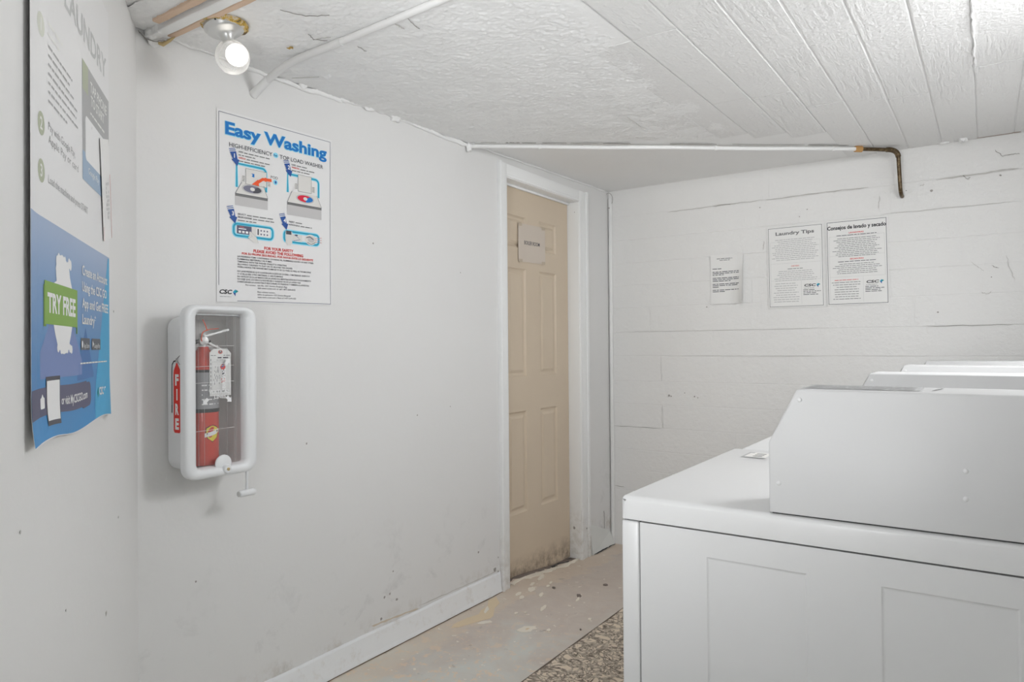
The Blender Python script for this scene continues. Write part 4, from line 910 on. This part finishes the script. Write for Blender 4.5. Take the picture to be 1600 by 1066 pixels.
# ------------------------------------------------------------------ bare bulb lamp on the ceiling
lc = Vector((-1.772,1.158,zc(-1.77,1.16)-.001)); ax = Vector((.20,.135,-1)).normalized()
lamp = root('ceiling_lamp', lc, 'bare glowing globe bulb in a metal holder on the ceiling', 'lamp')
bm = bmesh.new(); n = 40; rings = []
for r0,hh in ((.056,0),(.064,.0),(.066,.006),(.060,.013),(.05,.014)):
    rings.append([bm.verts.new(lc+Vector((0,0,-hh))+Vector((cos(2*pi*i/n)*r0*(1+.05*sin(i*2.3)*(hh>0)), sin(2*pi*i/n)*r0*(1+.05*sin(i*1.7)*(hh>0)), random.uniform(-.001,.001)))) for i in range(n)])
for a, b in zip(rings[:-1], rings[1:]):
    for i in range(n): bm.faces.new((a[i],a[(i+1)%n],b[(i+1)%n],b[i]))
bmesh.ops.recalc_face_normals(bm, faces=bm.faces); bm_obj('rusty_ring', bm, M_rust, lamp, True)
lathe('holder', [(.055,.003),(.0575,.006),(.0575,.013),(.0535,.016),(.051,.023),(.046,.027),(.030,.030),(.022,.035),(.017,.043),(.0145,.053),(.0140,.060)], lc, M_flange, lamp, ax, 44)
lathe('mounting_screw', [(.003,0),(.003,.002),(.001,.003)], lc+Vector((.030,-.046,-.014)), M_black, lamp, Vector((.6,-.8,0)), 8)
gc = lc+ax*.100
gv = []
R_ = .047
prof = [(.013,-.050)]+[(R_*sin(a),-R_*cos(a)) for a in [pi*(k/22) for k in range(2,23)]]
q = Vector((0,0,1)).rotation_difference(ax); n = 40; vs = []; fs = []
for r0,hh in prof:
    for i in range(n): a = 2*pi*i/n; vs.append(gc+q @ Vector((max(r0,1e-5)*cos(a),max(r0,1e-5)*sin(a),hh)))
for k in range(len(prof)-1): fs += ring_faces(n,k)
globe = pydata('bulb', vs, fs, M_globe, lamp, True)
bm = bmesh.new(); bmesh.ops.create_uvsphere(bm, u_segments=28, v_segments=16, radius=.0305); bmesh.ops.translate(bm, verts=bm.verts, vec=gc+Vector((.0105,.0072,.006)))
bm_obj('glowing_core', bm, M_glow, globe, True)
pl = bpy.data.lights.new('bulb_light','POINT'); pl.energy = BULB_W; pl.color = (1,.93,.84); pl.shadow_soft_size = .045
po = bpy.data.objects.new('bulb_light', pl); S.collection.objects.link(po); po.location = gc+Vector((0,0,-.07)); 

# ------------------------------------------------------------------ laths and raceway in the ceiling corner
def strip(name, x0, x1, y0a, y1a, y0b, y1b, h_, m, parent=None, zoff=0):
    n = 18; bm = bmesh.new(); R_s = []
    for k in range(n+1):
        t_ = k/n; x = x0+(x1-x0)*t_; a = y0a+(y0b-y0a)*t_+random.uniform(-.0012,.0012); b = y1a+(y1b-y1a)*t_+random.uniform(-.0012,.0012); zt_ = zc(x,a)-zoff
        R_s.append([bm.verts.new(v) for v in ((x,a,zt_+.004),(x,a,zt_-h_+.002),(x,a+.002,zt_-h_),(x,b-.002,zt_-h_),(x,b,zt_-h_+.002),(x,b,zt_+.004))])
    for a, b in zip(R_s[:-1], R_s[1:]):
        for i in range(5): bm.faces.new((a[i],b[i],b[i+1],a[i+1]))
    bm.faces.new(R_s[0]); bm.faces.new(R_s[-1][::-1]); bmesh.ops.recalc_face_normals(bm, faces=bm.faces)
    return bm_obj(name, bm, m, parent, auto=40)
def top(name, o, label, cat, group=None): o.name = name; recentre(o); return setp(o, label, cat, group)
top('wooden_lath', strip('wooden_lath', -1.955,-1.05,1.096,1.116,1.100,1.120,.012,M_wood), 'raw wooden lath on the ceiling, on the lamp side of the white raceway', 'batten')
top('wooden_lath', strip('wooden_lath', -1.90,-1.05,1.022,1.044,1.024,1.046,.010,M_wood), 'raw wooden lath on the ceiling, beyond the white raceway, away from the lamp', 'batten')
rw = root('raceway', (-1.5,1.07,zc(-1.5,1.07)-.02), 'white painted cable raceway between two laths at the ceiling corner', 'raceway')
strip('channel', -1.985,-1.05,1.050,1.082,1.060,1.092,.020,M_pipe,rw)
strip('cover_lip', -1.99,-1.925,1.0475,1.062,1.0505,1.064,.024,M_pipe,rw)
tube('torn_edge', [(-1.99,1.085,2.105),(-1.975,1.095,2.10),(-1.95,1.10,2.108),(-1.93,1.104,2.112)], [.004,.006,.005,.002], M_brass, rw, 8, .4)
ribbon(rw, [(-1.992,1.03,2.12),(-1.985,1.05,2.10),(-1.975,1.07,2.098),(-1.95,1.092,2.104)], .006, M_crack, DN)

# ceiling conduit that dives into the wall
cd_ = root('conduit', (-1.6,1.42,2.12), 'white painted conduit bending across the ceiling into the long wall', 'conduit')
zz = lambda x,y: zc(x,y)-.013
pts = [(x,1.402+.02*(x+1.2)*-.6,zz(x,1.41)) for x in (-.5,-.8,-1.1,-1.4,-1.62)]
pts = [(-.5,1.375,zz(-.5,1.38)),(-1.0,1.395,zz(-1,1.4)),(-1.3,1.408,zz(-1.3,1.41)),(-1.62,1.422,zz(-1.6,1.42))]
tube('pipe', pts, .0105, M_cond, cd_, 14)
tube('bent_pipe', [(-1.60,1.422,zz(-1.6,1.42))]+arc_pts((-1.66,1.424,zz(-1.66,1.42)),(-1.80,1.424,zz(-1.8,1.42)+.004),(-1.88,1.42,2.104),8)+[(-1.93,1.417,2.085)], .0120, M_cond, cd_, 14)
tube('coupling', [(-1.58,1.4205,zz(-1.6,1.42)),(-1.625,1.4225,zz(-1.6,1.42))], .0125, M_cond, cd_, 14)
tube('end_fitting', [(-1.925,1.417,2.088),(-1.97,1.414,2.066),(-2.0,1.412,2.050)], [.0125,.0135,.015], M_pipe, cd_, 14, .04)

# long pipe running diagonally across the ceiling, ending in the far wall
pp = root('water_pipe', (-1.1,3.2,2.15), 'thin white pipe crossing the ceiling diagonally, ending in a brown bent end', 'pipe')
A_ = Vector((-1.990,2.556,zc(-1.99,2.56)-.016)); Bp = Vector((-.495,3.643,zc(-.5,3.64)-.014)); C_ = Vector((-.372,3.772+.13,zc(-.37,3.9)-.016))
Bp = Vector((-.515,3.80,zc(-.5,3.8)-.016)); 
def onp(t_): return A_.lerp(Bp, t_)
tube('pipe', [onp(k/12)+Vector((0,0,.0015*sin(k*1.3))) for k in range(13)], .0098, M_pipe, pp, 14, .02)
wx = -.358
dr = [Bp, Bp.lerp(Vector((wx,3.915,zc(wx,3.9)-.018)), .5)]+arc_pts((wx-.03,3.893,zc(wx,3.9)-.017),(wx,3.915,zc(wx,3.9)-.018),(wx+.0,3.93,zc(wx,3.9)-.055),6)
pb = [Bp, Vector((wx-.04,3.905,zc(wx,3.9)-.017))]
tube('brown_pipe', pb, .0095, M_brown, pp, 14)
tube('elbow', arc_pts((wx-.045,3.902,zc(wx,3.9)-.017),(wx,3.93,zc(wx,3.9)-.015),(wx+.002,3.945,zc(wx,3.9)-.050),8), .0125, M_brown, pp, 14)
tube('drop_pipe', [(wx+.002,3.945,zc(wx,3.9)-.045),(wx+.004,3.95,2.08),(wx+.008,3.955,1.985)]+arc_pts((wx+.008,3.955,1.985),(wx+.009,3.962,1.955),(wx+.010,4.02,1.952),6), .0095, M_brown, pp, 14, .03)
tube('copper_coupling', [Bp-(Bp-A_).normalized()*.018, Bp+(Bp-A_).normalized()*.016], .0155, M_copper, pp, 10, .06)
for t_ in (.175,.62,.93):
    c_ = onp(t_); d_ = (Bp-A_).normalized(); tube('pipe_clip', [c_-d_*.006, c_+d_*.006], .0125, M_pipe, pp, 14)
lump((A_.x+.004,A_.y,A_.z-.004), .016, (.8,1,1.3))
nv = (Bp-A_).normalized(); sv = Vector((-nv.y,nv.x,0))
for a, b, w_, m in ((.03,.08,.003,M_crack2),(.085,.125,.006,M_crack),(.13,.165,.004,M_crack),(.18,.24,.004,M_crack),(.25,.33,.007,M_crack2),(.33,.40,.007,M_crack),(.50,.62,.006,M_crack),(.66,.85,.003,M_crack),(.86,.97,.007,M_crack)):
    off = -sv*.016; p0 = onp(a)+off; p1 = onp(b)+off; ribbon(ceil, [(p0.x,p0.y,zc(p0.x,p0.y)-.003),(p1.x,p1.y,zc(p1.x,p1.y)-.003)], w_*2, m, DN, seg=9, jit=.0012)

# ------------------------------------------------------------------ laundry machines
LZ = .936
def machine():
    r = root('laundry_machine', (-.556,1.162,0), 'nearest white laundry machine, its side panel and tall console facing the camera', 'laundry machine', 'row of white laundry machines')
    x0 = -.556; y0 = 1.162; y1 = y0+.681; x1 = x0+.705
    box('cabinet', (x0+.008,y0+.008,.03), (x1-.004,y1-.008,LZ-.02), M_dark, r)  # near-black core stands for the shade in the panel gaps
    # front wrap with returns
    bm = bmesh.new(); add_box(bm, (x0,y0,.045), (x0+.034,y1,.8905), .004, 3); bm_obj('front_panel', bm, M_enamel, r, auto=40)
    def side(y, sgn):
        xs = [x0+.0365,-.398,-.238,-.134,.033,x1-.004]; zs = [.04,.14,.848,.8905]; bm = bmesh.new(); g = [[bm.verts.new((x,y,zz_)) for zz_ in zs] for x in xs]; pf = []
        for i in range(5):
            for j in range(3):
                q_ = (g[i][j],g[i+1][j],g[i+1][j+1],g[i][j+1]); f = bm.faces.new(q_ if sgn < 0 else q_[::-1])
                if i in (1,3) and j == 1: pf.append(f)
        bm.normal_update(); 
        pe = []
        bmesh.ops.inset_individual(bm, faces=pf, thickness=.0035, depth=-.0018); bmesh.ops.inset_individual(bm, faces=pf, thickness=.003, depth=-.0004)
        ext = [(x0+.0365,.04),(x1-.004,.04),(x1-.004,.8905),(x0+.0365,.8905)]
        va = [bm.verts.new((a,y,b)) for a,b in ext]; vb = [bm.verts.new((a,y-sgn*.012,b)) for a,b in ext]
        for i in range(4): bm.faces.new((va[i],va[(i+1)%4],vb[(i+1)%4],vb[i]))
        bmesh.ops.recalc_face_normals(bm, faces=[f for f in bm.faces if f.calc_area() < .0]) if False else None
        return bm_obj('side_panel', bm, M_enamel, r)
    side(y0, -1); side(y1, 1)
    # lid with softly rolled edges
    bm = bmesh.new(); add_box(bm, (x0-.001,y0-.001,.8935), (x1,y1+.001,LZ), .0); es = [e_ for e_ in bm.edges if max(v.co.z for v in e_.verts) > .93]
    bmesh.ops.bevel(bm, geom=es, offset=.010, segments=5, affect='EDGES', profile=.5)
    es = [e_ for e_ in bm.edges if abs(e_.verts[0].co.z-e_.verts[1].co.z) > .02]; bmesh.ops.bevel(bm, geom=es, offset=.004, segments=2, affect='EDGES')
    bm_obj('top_panel', bm, M_enamel, r, auto=50)
    # console
    xf = -.2945; prof = [(xf,LZ+.0025),(xf,1.051),(-.2505,1.1375),(x1+.0,1.1375),(x1+.0,LZ+.0025)]
    bm = bmesh.new(); ya, yb = y0+.001, y0+.143
    A1 = [bm.verts.new((a,ya,b)) for a,b in prof]; B1 = [bm.verts.new((a,yb,b)) for a,b in prof]
    bm.faces.new(A1); bm.faces.new(B1[::-1])
    for i in range(5): bm.faces.new((A1[i],B1[i],B1[(i+1)%5],A1[(i+1)%5]))
    bmesh.ops.recalc_face_normals(bm, faces=bm.faces)
    bmesh.ops.bevel(bm, geom=[e_ for e_ in bm.edges if max(v.co.z for v in e_.verts) > 1.0], offset=.0035, segments=3, affect='EDGES', profile=.5)
    con = bm_obj('console', bm, M_enamel2, r, auto=35)
    box('console_gap_shade', (xf+.004,y0+.006,LZ-.002), (x1-.004,y0+.138,LZ+.003), M_dark, r)  # recessed filler, coloured near black as the shade under the console
    for x,zz_ in ((-.246,1.121),(-.279,.986),(-.027,1.029),(-.027,.990)):
        lathe('screw', [(.0036,0),(.0036,.0008),(.0024,.0016),(.0005,.0018)], (x,ya,zz_), M_enamel, con, Vector((0,-1,0)), 12)
    # control strip on the sloping face
    sl_ = Vector((-.2505-xf,0,1.1375-1.051)).normalized(); nn = Vector((-sl_.z,0,sl_.x)); o_ = Vector((xf,0,1.051))
    def FC(u,v,h): p_ = o_+sl_*v+nn*(.0008+h); return Vector((p_.x,y0+u,p_.z))
    P = Print(FC, .0005); P.rect(.012,.010,.130,.088,'body',1); P.rect(.030,.055,.110,.080,'slate',2)
    for k in range(3): P.ell(.040+.030*k,.035,.009,.009,'lgrey',2,14)
    P.rect(.045,.014,.100,.019,'black',2)
    P.done('control_panel', con)
    # front door with frame and handle, kick strip, feet
    d_ = box('door', (x0-.016,y0+.10,.25), (x0-.001,y1-.10,.72), M_enamel, r, .007, 3)
    box('handle', (x0-.030,y0+.115,.42), (x0-.017,y0+.135,.56), M_enamel, d_, .004)
    box('window', (x0-.018,y0+.20,.35), (x0-.0155,y1-.16,.66), M_black, d_, .001)
    box('kick_strip', (x0+.012,y0+.01,.018), (x0+.03,y1-.01,.05), M_enamel2, r)
    for a in (x0+.06,x1-.06):
        for b in (y0+.06,y1-.06): lathe('foot', [(.018,0),(.020,.004),(.012,.012),(.010,.032)], (a,b,0), M_rubber, r, n=14)
    return r, con
def lid_decal(r, x, y):
    # printed sticker lying on the lid
    Fq = lambda u,v,h: Vector((x+v*.5,y+u,LZ+.0006+h)); P = Print(Fq, .0003)
    P.rect(0,0,.085,.11,'body',1); P.rect(0,.0,.085,.012,'lgrey',2); P.rect(0,.012,.012,.11,'lgrey',2); P.rect(.070,.012,.085,.028,'lgrey',2)
    for k in range(3): P.rect(.02+.02*k,.045,.03+.02*k,.09,'grey',2)
    return P.done('lid_label', r)
m0, con0 = machine()
def copy_tree(o, parent=None):
    c_ = o.copy(); S.collection.objects.link(c_)
    if parent: c_.parent = parent
    for ch in list(o.children): copy_tree(ch, c_)
    return c_
for k, (dx, lb) in enumerate(((.018,'second white laundry machine of the row, its lid corner showing past the nearest one'),(.030,'third white laundry machine of the row, only its console top showing'),(.050,'fourth and farthest white laundry machine of the row, beside the far wall'))):
    m_k = copy_tree(m0); m_k.location = (m0.location.x+dx, m0.location.y+.6865*(k+1), 0); m_k['label'] = lb
lid_decal(m0, -.497, 1.702)
def FT(u,v,h): return Vector((-.250+u,1.190+v,1.1378+h))
P = Print(FT, .0003); P.rect(0,0,.166,.108,'lgrey',1); rn = random.Random(6)
for k in range(6): P.words(.006,.010+.016*k,.158,.006,'grey',2,rn)
P.line([(.182,.02),(.192,.085)],.003,'grey',1)
P.done('top_label', con0)

# ------------------------------------------------------------------ rug
rg_ = None
x0,x1,y0,y1 = -1.385,-.62,2.055,3.55; n = 40; bm = bmesh.new(); nx_ = 20
g = [[bm.verts.new((x0+(x1-x0)*i/nx_, y0+(y1-y0)*j/n, .0085+zf(x0+(x1-x0)*i/nx_, y0+(y1-y0)*j/n)+.0012*sin(j*.9+i*.4))) for j in range(n+1)] for i in range(nx_+1)]
for i in range(nx_):
    for j in range(n): bm.faces.new((g[i][j],g[i+1][j],g[i+1][j+1],g[i][j+1]))
r_ = bmesh.ops.extrude_face_region(bm, geom=list(bm.faces)); ev = [v for v in r_['geom'] if isinstance(v, bmesh.types.BMVert)]
for v in ev: v.co.z -= .007
bmesh.ops.recalc_face_normals(bm, faces=bm.faces)
rug = root('runner_rug', (-1.0,2.8,0), 'beige runner rug with dark brown ornamental pattern beside the machines', 'rug')
bm_obj('pile', bm, M_rug, rug, auto=40)
M_bind = mat('rug_binding', (.16,.125,.10), .9)
for pts in ([(x0,y0+k*(y1-y0)/30,.006+zf(x0,y0+k*(y1-y0)/30)) for k in range(31)], [(x0+k*(x1-x0)/10,y0,.006) for k in range(11)]): tube('binding', pts, .0042, M_bind, rug, 8)

bpy.data.objects.remove(fobj, do_unlink=True)
